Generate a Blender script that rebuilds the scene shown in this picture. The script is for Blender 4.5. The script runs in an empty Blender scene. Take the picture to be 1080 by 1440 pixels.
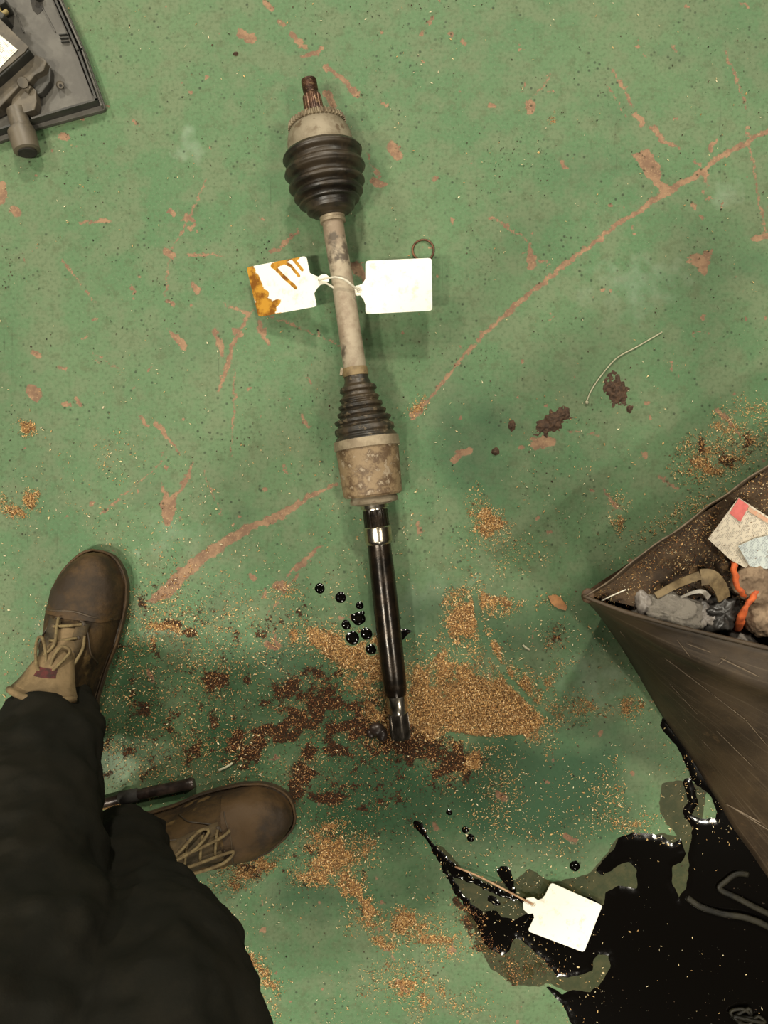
import bpy, math
import numpy as np
from mathutils import Vector, Matrix
from mathutils import noise as mnoise

# ------------------------------------------------------------------ camera
H = 1.20            # lens height above the floor (m)
F = 1080.0          # focal length in pixels of the 1080x1440 frame
SC = bpy.context.scene
COL = SC.collection
cam_d = bpy.data.cameras.new('camera'); cam = bpy.data.objects.new('camera', cam_d); COL.objects.link(cam)
cam.location = (0, 0, H); cam.rotation_euler = (0, 0, 0)
cam_d.sensor_fit = 'VERTICAL'; cam_d.sensor_height = 24.0; cam_d.lens = 24.0 * F / 1440.0
cam_d.clip_start = 0.02; cam_d.clip_end = 60
SC.camera = cam
# ------------------------------------------------------------------ world, lamps, exposure
W = bpy.data.worlds.new('world'); SC.world = W; W.use_nodes = True
W.node_tree.nodes['Background'].inputs[0].default_value = (1.0, 0.93, 0.80, 1)
W.node_tree.nodes['Background'].inputs[1].default_value = 0.035
SC.view_settings.view_transform = 'Standard'; SC.view_settings.look = 'None'
SC.view_settings.exposure = 0.0; SC.view_settings.gamma = 1.0
SC.view_settings.use_curve_mapping = False

def lamp(loc, power, size, target=(0, 0, 0), col=(1.0, 0.93, 0.78)):
    d = bpy.data.lights.new('high_bay_lamp', 'AREA'); d.shape = 'DISK'; d.size = size
    d.energy = power; d.color = col
    o = bpy.data.objects.new('high_bay_lamp', d); COL.objects.link(o)
    o.location = loc
    v = Vector(target) - Vector(loc)
    o.rotation_euler = v.to_track_quat('-Z', 'Y').to_euler()
    return o
lamp((0.3, 6.6, 6.5), 520, 0.7)
lamp((-5.2, 4.2, 6.5), 250, 0.7)
lamp((5.4, 4.6, 6.5), 250, 0.7)
lamp((-1.5, -2.0, 6.5), 240, 0.45)
lamp((-3.1, -2.3, 6.5), 260, 0.45)
lamp((3.2, -1.6, 6.5), 150, 0.45)
lamp((1.5, -7.0, 6.5), 130, 0.9)

# ------------------------------------------------------------------ helpers
def P(px, py, z=0.0):
    """world point at height z that the lens sees at pixel (px, py) of the photograph"""
    s = (H - z) / F
    return Vector(((px - 540) * s, (720 - py) * s, z))

def link(name, me, parent=None, mat=None):
    o = bpy.data.objects.new(name, me); COL.objects.link(o)
    if mat is not None:
        me.materials.append(mat)
    if parent is not None:
        o.parent = parent
    return o

def tag(o, label=None, cat=None, group=None, kind=None):
    if label: o['label'] = label
    if cat: o['category'] = cat
    if group: o['group'] = group
    if kind: o['kind'] = kind
    return o

def empty(name, label, cat, group=None, loc=(0, 0, 0)):
    o = bpy.data.objects.new(name, None); COL.objects.link(o); o.location = loc
    o.empty_display_size = 0.05
    return tag(o, label, cat, group)

class MB:
    """mesh collector"""
    def __init__(s, origin=(0, 0, 0)): s.v = []; s.f = []; s.o = Vector(origin)
    def add(s, vs, fs):
        n = len(s.v); s.v += [Vector(p) - s.o for p in vs]; s.f += [tuple(i + n for i in f) for f in fs]
    def box(s, c, size, rz=0.0, rot=None):
        R = rot or Matrix.Rotation(rz, 3, 'Z'); c = Vector(c); h = [x / 2 for x in size]
        vs = [c + R @ Vector((sx * h[0], sy * h[1], sz * h[2])) for sz in (-1, 1) for sx, sy in ((-1, -1), (1, -1), (1, 1), (-1, 1))]
        s.add(vs, [(3, 2, 1, 0), (4, 5, 6, 7), (0, 1, 5, 4), (1, 2, 6, 5), (2, 3, 7, 6), (3, 0, 4, 7)])
    def prism(s, poly, z0, z1):
        n = len(poly)
        a = sum(poly[i][0] * poly[(i + 1) % n][1] - poly[(i + 1) % n][0] * poly[i][1] for i in range(n))
        if a < 0: poly = poly[::-1]
        vs = [(p[0], p[1], z0) for p in poly] + [(p[0], p[1], z1) for p in poly]
        s.add(vs, [tuple(range(n))[::-1], tuple(range(n, 2 * n))] + [(i, (i + 1) % n, n + (i + 1) % n, n + i) for i in range(n)])
    def tube(s, pts, rad, n=10, caps=True, flat=1.0):
        pts = [Vector(p) for p in pts]; m = len(pts)
        if not hasattr(rad, '__len__'): rad = [rad] * m
        up = Vector((0, 0, 1)); vs = []; prev = None
        for i, p in enumerate(pts):
            t = (pts[min(i + 1, m - 1)] - pts[max(i - 1, 0)]).normalized()
            if prev is None:
                a = up.cross(t)
                if a.length < 1e-3: a = Vector((1, 0, 0))
            else:
                a = prev - t * prev.dot(t)
            a.normalize(); prev = a; b = t.cross(a)
            for k in range(n):
                an = 2 * math.pi * k / n
                vs.append(p + a * (math.cos(an) * rad[i]) + b * (math.sin(an) * rad[i] * flat))
        fs = []
        for i in range(m - 1):
            for k in range(n):
                k2 = (k + 1) % n
                fs.append((i * n + k, i * n + k2, (i + 1) * n + k2, (i + 1) * n + k))
        if caps:
            fs.append(tuple(range(n))[::-1]); fs.append(tuple((m - 1) * n + k for k in range(n)))
        s.add(vs, fs)
    def ball(s, c, r, n=10, m=7, rot=None):
        c = Vector(c); r = r if hasattr(r, '__len__') else (r, r, r); R = rot or Matrix.Identity(3)
        vs = [c + R @ Vector((0, 0, r[2]))]
        for i in range(1, m):
            a = math.pi * i / m
            for k in range(n):
                b = 2 * math.pi * k / n
                vs.append(c + R @ Vector((r[0] * math.sin(a) * math.cos(b), r[1] * math.sin(a) * math.sin(b), r[2] * math.cos(a))))
        vs.append(c + R @ Vector((0, 0, -r[2])))
        fs = [(0, 1 + k, 1 + (k + 1) % n) for k in range(n)]
        for i in range(m - 2):
            for k in range(n):
                a, b = 1 + i * n + k, 1 + i * n + (k + 1) % n
                fs.append((a, a + n, b + n, b))
        l = len(vs) - 1; q = 1 + (m - 2) * n
        fs += [(l, q + (k + 1) % n, q + k) for k in range(n)]
        s.add(vs, fs)
    def build(s, name, mat, parent=None, smooth=False, auto=None):
        me = bpy.data.meshes.new(name); me.from_pydata([tuple(v) for v in s.v], [], s.f); me.update()
        if smooth or auto:
            me.polygons.foreach_set('use_smooth', [True] * len(me.polygons))
            if auto:
                import bmesh
                bm = bmesh.new(); bm.from_mesh(me)
                for e in bm.edges:
                    if len(e.link_faces) == 2 and e.calc_face_angle(0) > math.radians(auto): e.smooth = False
                bm.to_mesh(me); bm.free()
        o = link(name, me, parent, mat)
        if s.o.length > 0: o.location = s.o
        return o

def catmull(pts, k=6):
    pts = [Vector(p) for p in pts]; out = []
    for i in range(len(pts) - 1):
        a, b, c, d = pts[max(i - 1, 0)], pts[i], pts[i + 1], pts[min(i + 2, len(pts) - 1)]
        for j in range(k):
            t = j / k
            out.append(0.5 * ((2 * b) + (c - a) * t + (2 * a - 5 * b + 4 * c - d) * t * t + (3 * b - a - 3 * c + d) * t ** 3))
    out.append(pts[-1]); return out

# numpy noise
RS = np.random.RandomState(7)
LAT = RS.rand(257, 257); LAT[256, :] = LAT[0, :]; LAT[:, 256] = LAT[:, 0]
def vnoise(x, y, s, seed=0):
    x = x * s + seed * 17.31; y = y * s + seed * 9.77
    xi = np.floor(x).astype(int); yi = np.floor(y).astype(int); fx = x - xi; fy = y - yi
    fx = fx * fx * (3 - 2 * fx); fy = fy * fy * (3 - 2 * fy); xi %= 256; yi %= 256
    return (LAT[yi, xi] * (1 - fx) * (1 - fy) + LAT[yi, xi + 1] * fx * (1 - fy)
            + LAT[yi + 1, xi] * (1 - fx) * fy + LAT[yi + 1, xi + 1] * fx * fy)
def fbm(x, y, s, seed=0, o=4):
    r = 0; a = 0.5; t = 0
    for i in range(o):
        r = r + a * vnoise(x, y, s * 2 ** i, seed + i * 3); t += a; a *= 0.55
    return r / t
def px2w(pts): return np.array([[(x - 540) / 900.0, (720 - y) / 900.0] for x, y in pts])
def seg_d(X, Y, pts, w):
    """distance to a tapering polyline, minus its half width (pts world, w world)"""
    D = np.full(X.shape, 9.0)
    for i in range(len(pts) - 1):
        ax, ay = pts[i]; bx, by = pts[i + 1]; dx, dy = bx - ax, by - ay
        t = np.clip(((X - ax) * dx + (Y - ay) * dy) / (dx * dx + dy * dy + 1e-12), 0, 1)
        d = np.hypot(X - ax - t * dx, Y - ay - t * dy) - (w[i] + t * (w[i + 1] - w[i])) / 2
        D = np.minimum(D, d)
    return D
def poly_d(X, Y, pts):
    D = np.full(X.shape, 9.0); ins = np.zeros(X.shape, bool); n = len(pts)
    for i in range(n):
        ax, ay = pts[i]; bx, by = pts[(i + 1) % n]; dx, dy = bx - ax, by - ay
        t = np.clip(((X - ax) * dx + (Y - ay) * dy) / (dx * dx + dy * dy + 1e-12), 0, 1)
        D = np.minimum(D, np.hypot(X - ax - t * dx, Y - ay - t * dy))
        c = (ay > Y) != (by > Y)
        xx = ax + (Y - ay) * dx / (dy if abs(dy) > 1e-12 else 1e-12)
        ins ^= c & (X < xx)
    return np.where(ins, -D, D)
def ell(X, Y, cx, cy, rx, ry, ang=0):
    x = X * 900 + 540 - cx; y = 720 - Y * 900 - cy; a = math.radians(ang)
    u = (x * math.cos(a) + y * math.sin(a)) / rx; v = (-x * math.sin(a) + y * math.cos(a)) / ry
    return np.sqrt(u * u + v * v)

# ------------------------------------------------------------------ materials
class NT:
    def __init__(s, name):
        s.m = bpy.data.materials.new(name); s.m.use_nodes = True; s.t = s.m.node_tree
        s.b = s.t.nodes['Principled BSDF']
    def n(s, typ, **kw):
        nd = s.t.nodes.new(typ)
        for k, v in kw.items(): setattr(nd, k, v)
        return nd
    def l(s, a, b): s.t.links.new(a, b)
    def val(s, inp, v):
        if hasattr(v, 'is_output') or isinstance(v, bpy.types.NodeSocket): s.l(v, inp)
        else: inp.default_value = v
    def coord(s, kind='Object'): return s.n('ShaderNodeTexCoord').outputs[kind]
    def noise(s, scale, detail=4, rough=0.55, vec=None, dist=0.0):
        nd = s.n('ShaderNodeTexNoise'); nd.inputs['Scale'].default_value = scale
        nd.inputs['Detail'].default_value = detail; nd.inputs['Roughness'].default_value = rough
        nd.inputs['Distortion'].default_value = dist
        s.l(vec if vec is not None else s.coord(), nd.inputs['Vector']); return nd.outputs['Fac']
    def scaled(s, vec, sc):
        nd = s.n('ShaderNodeMapping'); nd.inputs['Scale'].default_value = sc; s.l(vec, nd.inputs['Vector']); return nd.outputs[0]
    def ramp(s, fac, a, b, c0=(0, 0, 0, 1), c1=(1, 1, 1, 1)):
        nd = s.n('ShaderNodeMapRange'); nd.inputs['From Min'].default_value = a; nd.inputs['From Max'].default_value = b
        nd.interpolation_type = 'SMOOTHSTEP'; s.l(fac, nd.inputs['Value']); return nd.outputs[0]
    def mix(s, fac, a, b, mode='MIX'):
        nd = s.n('ShaderNodeMix', data_type='RGBA', blend_type=mode); s.val(nd.inputs['Factor'], fac)
        for sock, v in ((nd.inputs['A'], a), (nd.inputs['B'], b)):
            if isinstance(v, tuple): v = v if len(v) == 4 else v + (1,)
            s.val(sock, v)
        return nd.outputs['Result']
    def math(s, op, a, b=0.0, clamp=False):
        nd = s.n('ShaderNodeMath', operation=op); nd.use_clamp = clamp; s.val(nd.inputs[0], a); s.val(nd.inputs[1], b); return nd.outputs[0]
    def attr(s, name, col=False):
        nd = s.n('ShaderNodeAttribute', attribute_name=name); return nd.outputs['Color' if col else 'Fac']
    def bump(s, h, strength=0.3, dist=0.002):
        nd = s.n('ShaderNodeBump'); nd.inputs['Strength'].default_value = strength; nd.inputs['Distance'].default_value = dist
        s.l(h, nd.inputs['Height']); s.l(nd.outputs[0], s.b.inputs['Normal'])
    def set(s, color=None, rough=None, metal=None, **kw):
        if color is not None: s.val(s.b.inputs['Base Color'], color if not isinstance(color, tuple) else (color + (1,) if len(color) == 3 else color))
        if rough is not None: s.val(s.b.inputs['Roughness'], rough)
        if metal is not None: s.val(s.b.inputs['Metallic'], metal)
        for k, v in kw.items(): s.val(s.b.inputs[k], v)
        return s.m

def mottled(name, c1, c2, scale=30, rough=0.6, metal=0.0, bump=0.3, bscale=None, bdist=0.001, c3=None, lo=0.4, hi=0.62, spec=None, rough2=None, s3=None):
    m = NT(name); n1 = m.noise(scale, 7, 0.68); c = m.mix(m.ramp(n1, lo, hi), c1, c2)
    if c3:
        n2 = m.noise(s3 or scale * 2.3, 4, 0.6); c = m.mix(m.ramp(n2, 0.56, 0.66), c, c3)
    m.set(c, rough, metal)
    if rough2 is not None:
        r = m.n('ShaderNodeMapRange'); m.l(n1, r.inputs[0]); r.inputs['From Min'].default_value = .35; r.inputs['From Max'].default_value = .65
        r.inputs['To Min'].default_value = rough; r.inputs['To Max'].default_value = rough2; m.l(r.outputs[0], m.b.inputs['Roughness'])
    if spec is not None: m.b.inputs['Specular IOR Level'].default_value = spec
    m.bump(m.noise(bscale or scale * 4, 5, 0.6), bump, bdist)
    return m.m

M = {}
M['cast'] = mottled('dusty_steel', (.25, .21, .145), (.16, .125, .08), 28, .62, .25, .3, c3=(.12, .085, .05))
M['shaft'] = mottled('dirty_painted_steel', (.33, .275, .195), (.21, .155, .105), 22, .6, .1, .35, c3=(.085, .065, .045), s3=26)
M['housing'] = mottled('grimy_steel_housing', (.21, .145, .078), (.085, .05, .024), 48, .6, .1, .7, c3=(.27, .21, .14), s3=95, lo=.42, hi=.58)
M['band'] = mottled('dull_band_steel', (.34, .275, .185), (.22, .17, .11), 40, .5, .35, .1)
M['rust'] = mottled('rusty_greasy_steel', (.11, .055, .03), (.045, .022, .014), 60, .38, .55, .5, c3=(.24, .15, .08))
M['tooth'] = mottled('dusty_sensor_ring', (.22, .175, .11), (.10, .07, .04), 60, .6, .3, .3)
M['rubber'] = mottled('dusty_black_rubber', (.011, .009, .007), (.036, .025, .014), 22, .30, 0, .3, rough2=.5)
M['rubber2'] = mottled('brown_dusty_rubber', (.016, .013, .009), (.048, .033, .018), 30, .45, 0, .3, c3=(.10, .075, .045), s3=110)
M['oiled'] = mottled('oily_black_shaft', (.010, .008, .006), (.022, .014, .008), 40, .16, .55, .25, bdist=.0006, rough2=.3)
M['polish'] = mottled('polished_steel', (.55, .5, .42), (.40, .35, .27), 50, .22, 1.0, .1, bdist=.0004)
M['spline'] = mottled('oily_spline_steel', (.10, .085, .07), (.035, .03, .024), 60, .22, .8, .15)
M['trousers'] = mottled('dark_work_cloth', (.011, .0105, .008), (.014, .0125, .009), 14, .95, 0, .35, bscale=260, bdist=.0012, spec=.08)
M['jacket'] = mottled('dark_jacket_cloth', (.02, .022, .02), (.03, .03, .026), 14, .95, 0, .3, bscale=260, spec=.1)
M['skin'] = mottled('skin', (.48, .29, .19), (.42, .24, .16), 20, .55, 0, .1)
M['hair'] = mottled('short_dark_hair', (.012, .009, .007), (.02, .015, .01), 80, .6, 0, .6)
M['suede'] = mottled('worn_brown_leather', (.062, .036, .013), (.020, .013, .007), 17, .78, 0, .8, bscale=140, bdist=.0012, spec=.25, c3=(.12, .075, .028), s3=30, lo=.38, hi=.6)
M['suede2'] = mottled('olive_suede', (.085, .056, .023), (.035, .025, .011), 22, .85, 0, .5, bscale=300, bdist=.0006)
M['toe'] = mottled('rubbed_toe_leather', (.066, .037, .014), (.026, .016, .008), 14, .66, 0, .8, bscale=120, bdist=.0012, spec=.3, c3=(.03, .02, .012), s3=18)
M['tongue'] = mottled('tan_padded_tongue', (.20, .135, .065), (.12, .08, .036), 30, .8, 0, .4, bscale=300, bdist=.0006)
M['sole'] = mottled('dark_rubber_sole', (.035, .024, .014), (.07, .045, .022), 30, .6, 0, .3)
M['lace'] = mottled('tan_laces', (.19, .14, .062), (.11, .075, .032), 90, .85, 0, .6, bscale=900, bdist=.0005)
M['redlabel'] = mottled('woven_red_patch', (.085, .014, .012), (.035, .012, .009), 120, .8, 0, .3)
M['dark'] = mottled('dark_fabric', (.015, .013, .011), (.03, .026, .02), 60, .8)
M['plastic'] = mottled('grey_black_moulded_plastic', (.105, .098, .083), (.072, .066, .056), 20, .5, 0, .25, bscale=500, bdist=.0004)
M['plastic_dk'] = mottled('black_plastic', (.022, .022, .019), (.045, .042, .035), 30, .5, 0, .25, bscale=300, bdist=.0004)
M['plastic_br'] = mottled('dusty_black_plastic', (.06, .05, .036), (.11, .09, .062), 26, .5, 0, .3, bscale=300, bdist=.0004)
M['rod'] = mottled('greasy_black_rod', (.018, .013, .011), (.05, .034, .027), 40, .32, .3, .6, bdist=.001)
M['wire'] = mottled('rusty_wire', (.16, .07, .03), (.07, .03, .016), 90, .5, .4)
M['palewire'] = mottled('pale_wire', (.42, .40, .27), (.3, .28, .18), 90, .6)
M['oilwire'] = mottled('oil_stained_cord', (.42, .26, .14), (.24, .12, .06), 50, .45)
M['string'] = mottled('white_cord', (.72, .68, .56), (.5, .46, .36), 90, .7)
M['woodchip'] = mottled('orange_wood_chip', (.36, .17, .06), (.24, .11, .04), 60, .7)
M['dirt'] = mottled('caked_dirt', (.035, .018, .009), (.075, .038, .018), 200, .8, 0, .5)
M['glove'] = mottled('grimy_knit_glove', (.27, .19, .12), (.15, .10, .062), 34, .9, 0, .6, bscale=500, bdist=.001)
M['orange'] = mottled('orange_glove_trim', (.62, .12, .025), (.38, .07, .02), 60, .7, 0, .5, bscale=500)
M['strap'] = mottled('olive_tan_band', (.24, .17, .08), (.12, .08, .036), 40, .6, 0, .4)
M['blackfilm'] = mottled('oily_black_film', (.02, .018, .016), (.06, .055, .05), 30, .25, 0, .5, rough2=.5)
M['oilhose'] = mottled('oil_coated_hose', (.004, .0035, .002), (.016, .014, .008), 40, .5, 0, .5, spec=.2)
M['greyfilm'] = mottled('grimy_grey_film', (.26, .23, .20), (.06, .05, .045), 26, .35, 0, .5)

def mat_tin():
    m = NT('grimy_tray_sheet'); v = m.coord()
    c = m.mix(m.ramp(m.noise(9, 6, .65), .35, .62), (.062, .040, .020), (.032, .020, .010))
    c = m.mix(m.ramp(m.noise(55, 5, .7), .55, .75), c, (.075, .046, .022))
    uv = m.coord('UV')
    st = m.noise(1.0, 5, .7, m.scaled(uv, (70, 2.0, 1)))
    c = m.mix(m.math('MULTIPLY', m.ramp(st, .53, .66), .45), c, (.13, .095, .06))
    m.set(c, .55, .1); m.bump(m.noise(160, 4, .7), .35, .001); return m.m
M['tin'] = mat_tin()
M['traybed'] = mottled('dusty_tray_inside', (.034, .020, .010), (.075, .044, .020), 14, .8, 0, .8, bscale=120, bdist=.003, c3=(.13, .075, .03), s3=60)
M['scratch'] = mottled('bare_scratch', (.17, .125, .08), (.09, .062, .036), 90, .6, .1)

def mat_vcol(name, rough=.8, spec=.3):
    m = NT(name); m.set(m.attr('col', True), rough, 0); m.b.inputs['Specular IOR Level'].default_value = spec; return m.m
M['dust'] = mat_vcol('sawdust_grains', .75)
M['dustwet'] = mat_vcol('oil_soaked_sawdust', .6, .25)

def mat_oil():
    m = NT('black_waste_oil'); m.set((.0016, .0012, .0008), .11, 0); m.b.inputs['IOR'].default_value = 1.47
    m.bump(m.noise(18, 3, .5), .05, .002); return m.m
M['oil'] = mat_oil()
def mat_tag(stain=False):
    m = NT('white_plastic_tag'); c = m.mix(m.ramp(m.noise(60, 5, .7), .52, .72), (.74, .725, .63), (.55, .51, .40))
    if stain:
        s = m.attr('stain'); n = m.noise(110, 5, .7)
        k = m.ramp(m.math('ADD', s, m.math('MULTIPLY', m.math('SUBTRACT', n, .5), .5)), .46, .56)
        g = m.mix(m.ramp(m.noise(60, 4, .6), .40, .62), (.42, .21, .025), (.16, .06, .008))
        c = m.mix(k, c, g)
        m.l(m.math('SUBTRACT', .55, m.math('MULTIPLY', k, .3)), m.b.inputs['Roughness'])
        m.set(c)
        m.bump(k, .4, .001)
    else: m.set(c, .5)
    return m.m
M['tag'] = mat_tag(); M['tag_stained'] = mat_tag(True)
def mat_clear():
    m = NT('clear_crumpled_plastic'); m.set((.50, .45, .38), .16, 0); m.b.inputs['Transmission Weight'].default_value = .35
    m.b.inputs['IOR'].default_value = 1.4; m.bump(m.noise(110, 6, .8), 1.0, .006); return m.m
M['clear'] = mat_clear()
def mat_print(name, base, ink, sx, sy, amt=.75, speck=True):
    m = NT(name); uv = m.coord('UV')
    b = m.n('ShaderNodeTexBrick'); m.l(m.scaled(uv, (sx, sy, 1)), b.inputs['Vector']); b.inputs['Scale'].default_value = 1
    b.inputs['Mortar Size'].default_value = .0; b.inputs['Brick Width'].default_value = .5; b.inputs['Row Height'].default_value = .25
    b.inputs['Color1'].default_value = (0, 0, 0, 1); b.inputs['Color2'].default_value = (1, 1, 1, 1)
    w = m.n('ShaderNodeTexWave', wave_type='BANDS', bands_direction='Y'); m.l(m.scaled(uv, (1, sy, 1)), w.inputs['Vector']); w.inputs['Scale'].default_value = 1.25
    t = m.math('MULTIPLY', m.ramp(w.outputs['Fac'], .68, .74), m.ramp(m.noise(1, 2, .5, m.scaled(uv, (sx * 1.5, sy * .8, 1))), .48, .52))
    c = m.mix(m.math('MULTIPLY', t, amt), base, ink)
    if speck: c = m.mix(m.ramp(m.noise(230, 4, .7), .60, .66), c, (.16, .10, .05))
    m.set(c, .6); return m.m
M['card'] = mat_print('speckled_white_card', (.68, .60, .47), (.12, .10, .09), 9, 14)
M['cardpink'] = mottled('pink_print', (.70, .17, .15), (.6, .14, .12), 60, .6)
M['cardblue'] = mat_print('pale_blue_ticket', (.58, .63, .60), (.10, .12, .16), 8, 11)
M['label'] = mat_print('cream_label', (.78, .75, .62), (.16, .15, .13), 7, 9, .9, False)

# ------------------------------------------------------------------ floor: paint, chips, stains, painted shade and gleams
def axis(lo, hi, step, far):
    a = np.arange(lo, hi + 1e-9, step); e = hi + np.cumsum(0.02 * 1.28 ** np.arange(22)); e = e[e < far]
    return np.concatenate([-(-lo + np.cumsum(0.02 * 1.28 ** np.arange(22)))[::-1][-len(e):], a, e])
gx = axis(-.63, .63, .0025, 5.0); gy = axis(-.83, .83, .0025, 5.0)
X, Y = np.meshgrid(gx, gy)
chips = [  # (points px, widths px)
 ([(1090, 178), (1050, 200), (1010, 222), (985, 243), (935, 272), (880, 308), (830, 345), (775, 388), (730, 425), (680, 470), (640, 515), (600, 565), (582, 588)], [8, 7, 8, 9, 9, 7, 6, 7, 7, 5, 4, 4, 6]),
 ([(474, 680), (430, 702), (400, 722), (350, 742), (318, 762), (290, 780), (262, 802), (232, 832), (208, 846)], [5, 8, 12, 12, 14, 17, 17, 20, 5]),
 ([(1020, 70), (1034, 105), (1049, 155)], [3, 4, 2]), ([(1052, 178), (1062, 255), (1078, 335)], [3.5, 3.5, 3]), ([(1060, 335), (1078, 332)], [5, 10]),
 ([(455, 92), (480, 110), (497, 128), (506, 138)], [7, 8, 10, 2]), ([(340, 48), (352, 54)], [14, 16]), ([(393, 31), (398, 36)], [8, 7]),
 ([(372, 2), (382, 14)], [7, 6]), ([(409, 47), (422, 62), (430, 66)], [8, 9, 7]), ([(425, 78), (445, 76), (452, 68)], [4, 8, 5]),
 ([(461, 133), (468, 150), (484, 166)], [12, 7, 2]), ([(551, 207), (558, 216)], [16, 18]), ([(515, 215), (524, 235), (534, 250)], [2, 4, 5]), ([(527, 256), (540, 260)], [12, 8]),
 ([(747, 146), (746, 158)], [13, 9]), ([(862, 98), (878, 125), (890, 150)], [3, 5, 4]), ([(890, 160), (903, 172)], [7, 10]), ([(855, 120), (880, 165)], [2, 2]),
 ([(918, 180), (935, 200), (958, 210)], [8, 6, 3]), ([(924, 255), (938, 268)], [10, 14]), ([(1000, 208), (1008, 196)], [9, 3]), ([(988, 240), (993, 256)], [10, 4]),
 ([(690, 305), (720, 322), (745, 342)], [4, 3, 3]), ([(0, 262), (2, 282)], [14, 14]), ([(20, 295), (24, 299)], [11, 12]), ([(86, 191), (94, 194)], [9, 9]),
 ([(112, 313), (155, 310)], [4, 6]), ([(234, 355), (240, 360)], [10, 12]), ([(290, 252), (268, 305), (242, 350)], [1.6, 3, 1.6]), ([(238, 362), (232, 415)], [2, 3]),
 ([(240, 298), (244, 300)], [7, 7]), ([(262, 304), (268, 308)], [8, 8]), ([(265, 358), (312, 359)], [5, 2]), ([(86, 362), (108, 395), (135, 425)], [3, 2.5, 1.2]), ([(272, 402), (278, 408)], [9, 9]),
 ([(235, 422), (243, 426)], [6, 7]), ([(302, 465), (309, 484), (314, 500)], [7, 8, 5]), ([(350, 442), (330, 480), (318, 520), (306, 552)], [6, 5, 8, 3]),
 ([(315, 428), (350, 440)], [3, 6]), ([(355, 436), (420, 460), (482, 488)], [2, 3, 2]), ([(363, 452), (370, 468), (378, 484)], [8, 10, 3]), ([(330, 465), (338, 470)], [7, 7]),
 ([(236, 464), (258, 486)], [4, 12]), ([(42, 545), (50, 556)], [13, 17]), ([(84, 516), (92, 519)], [5, 6]), ([(45, 495), (55, 500)], [8, 7]), ([(115, 478), (122, 474)], [4, 5]),
 ([(221, 596), (232, 610), (252, 638)], [9, 5, 3]), ([(199, 586), (207, 600)], [6, 6]), ([(271, 651), (262, 672), (246, 698), (238, 712)], [4, 5, 6, 16]), ([(231, 680), (232, 705), (237, 735)], [2, 10, 6]),
 ([(235, 642), (190, 682), (142, 723)], [1.5, 2, 3.5]), ([(286, 662), (298, 690), (311, 725)], [2, 2.5, 1]), ([(330, 520), (329, 580), (325, 642)], [2, 3, 1.5]), ([(130, 495), (175, 525)], [1.5, 1.5]),
 ([(452, 768), (425, 792), (405, 808)], [4, 9, 5]), ([(390, 822), (402, 826)], [14, 12]), ([(420, 806), (378, 862)], [3, 1.5]), ([(352, 810), (356, 813)], [8, 8]), ([(384, 890), (392, 910)], [4, 6]), ([(375, 905), (388, 912)], [9, 8]),
 ([(636, 648), (645, 638), (658, 634)], [8, 9, 12]), ([(754, 622), (775, 622)], [18, 14]), ([(800, 606), (840, 612)], [3, 3]), ([(580, 582), (600, 560)], [8, 3]),
 ([(500, 376), (512, 392)], [16, 10]), ([(850, 690), (870, 715)], [4, 5]), ([(905, 640), (907, 642)], [8, 8]), ([(930, 672), (952, 688)], [6, 5]), ([(425, 585), (433, 600)], [4, 4]), ([(398, 655), (404, 665)], [3, 5]),
 ([(945, 508), (943, 522)], [4, 2]), ([(975, 225), (985, 232)], [5, 3]), ([(770, 130), (778, 128)], [3, 4]), ([(745, 140), (765, 120), (775, 100)], [2, 3, 2]), ([(1008, 575), (1040, 610)], [7, 4]), ([(790, 228), (796, 236)], [8, 6]),
 ([(612, 1160), (615, 1164)], [8, 8]), ([(560, 1380), (572, 1395)], [9, 7]), ([(540, 1330), (555, 1350)], [3, 3]), ([(700, 1118), (712, 1124)], [8, 7]), ([(795, 1176), (808, 1184)], [8, 8]),
 ([(158, 772), (162, 776)], [3, 3]), ([(1040, 2), (1052, 10)], [3, 4]), ([(948, 66), (951, 74)], [4, 4]), ([(650, 56), (656, 60)], [6, 6]), ([(420, 322), (395, 350), (380, 352)], [3, 6, 5]),
]
chip_poly = [[(889, 216), (912, 207), (931, 238), (925, 262), (907, 246)], [(966, 362), (986, 356), (1004, 351), (996, 374), (990, 390), (978, 372)],
             [(744, 338), (757, 372), (750, 380), (741, 378)], [(224, 706), (250, 708), (240, 738), (232, 738)]]
D = np.full(X.shape, 9.0)
XW = X + (fbm(X, Y, 130, 2, 4) - .5) * .011; YW = Y + (fbm(X, Y, 130, 5, 4) - .5) * .011
for pts, w in chips:
    q = px2w(pts); x0, y0 = q.min(0) - .03; x1, y1 = q.max(0) + .03
    ix = np.where((gx > x0) & (gx < x1))[0]; iy = np.where((gy > y0) & (gy < y1))[0]
    if len(ix) and len(iy):
        s = np.ix_(iy, ix); D[s] = np.minimum(D[s], seg_d(XW[s], YW[s], q, [a / 900.0 for a in w]))
for pts in chip_poly: D = np.minimum(D, poly_d(XW, YW, px2w(pts)))
a_chip = np.clip(.5 - D / .010, 0, 1)
# worn tiny chips away from the drawn ones
a_chip = np.maximum(a_chip, np.clip((fbm(X, Y, 45, 11, 4) - .775) * 9 + .3, 0, .68))

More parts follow.
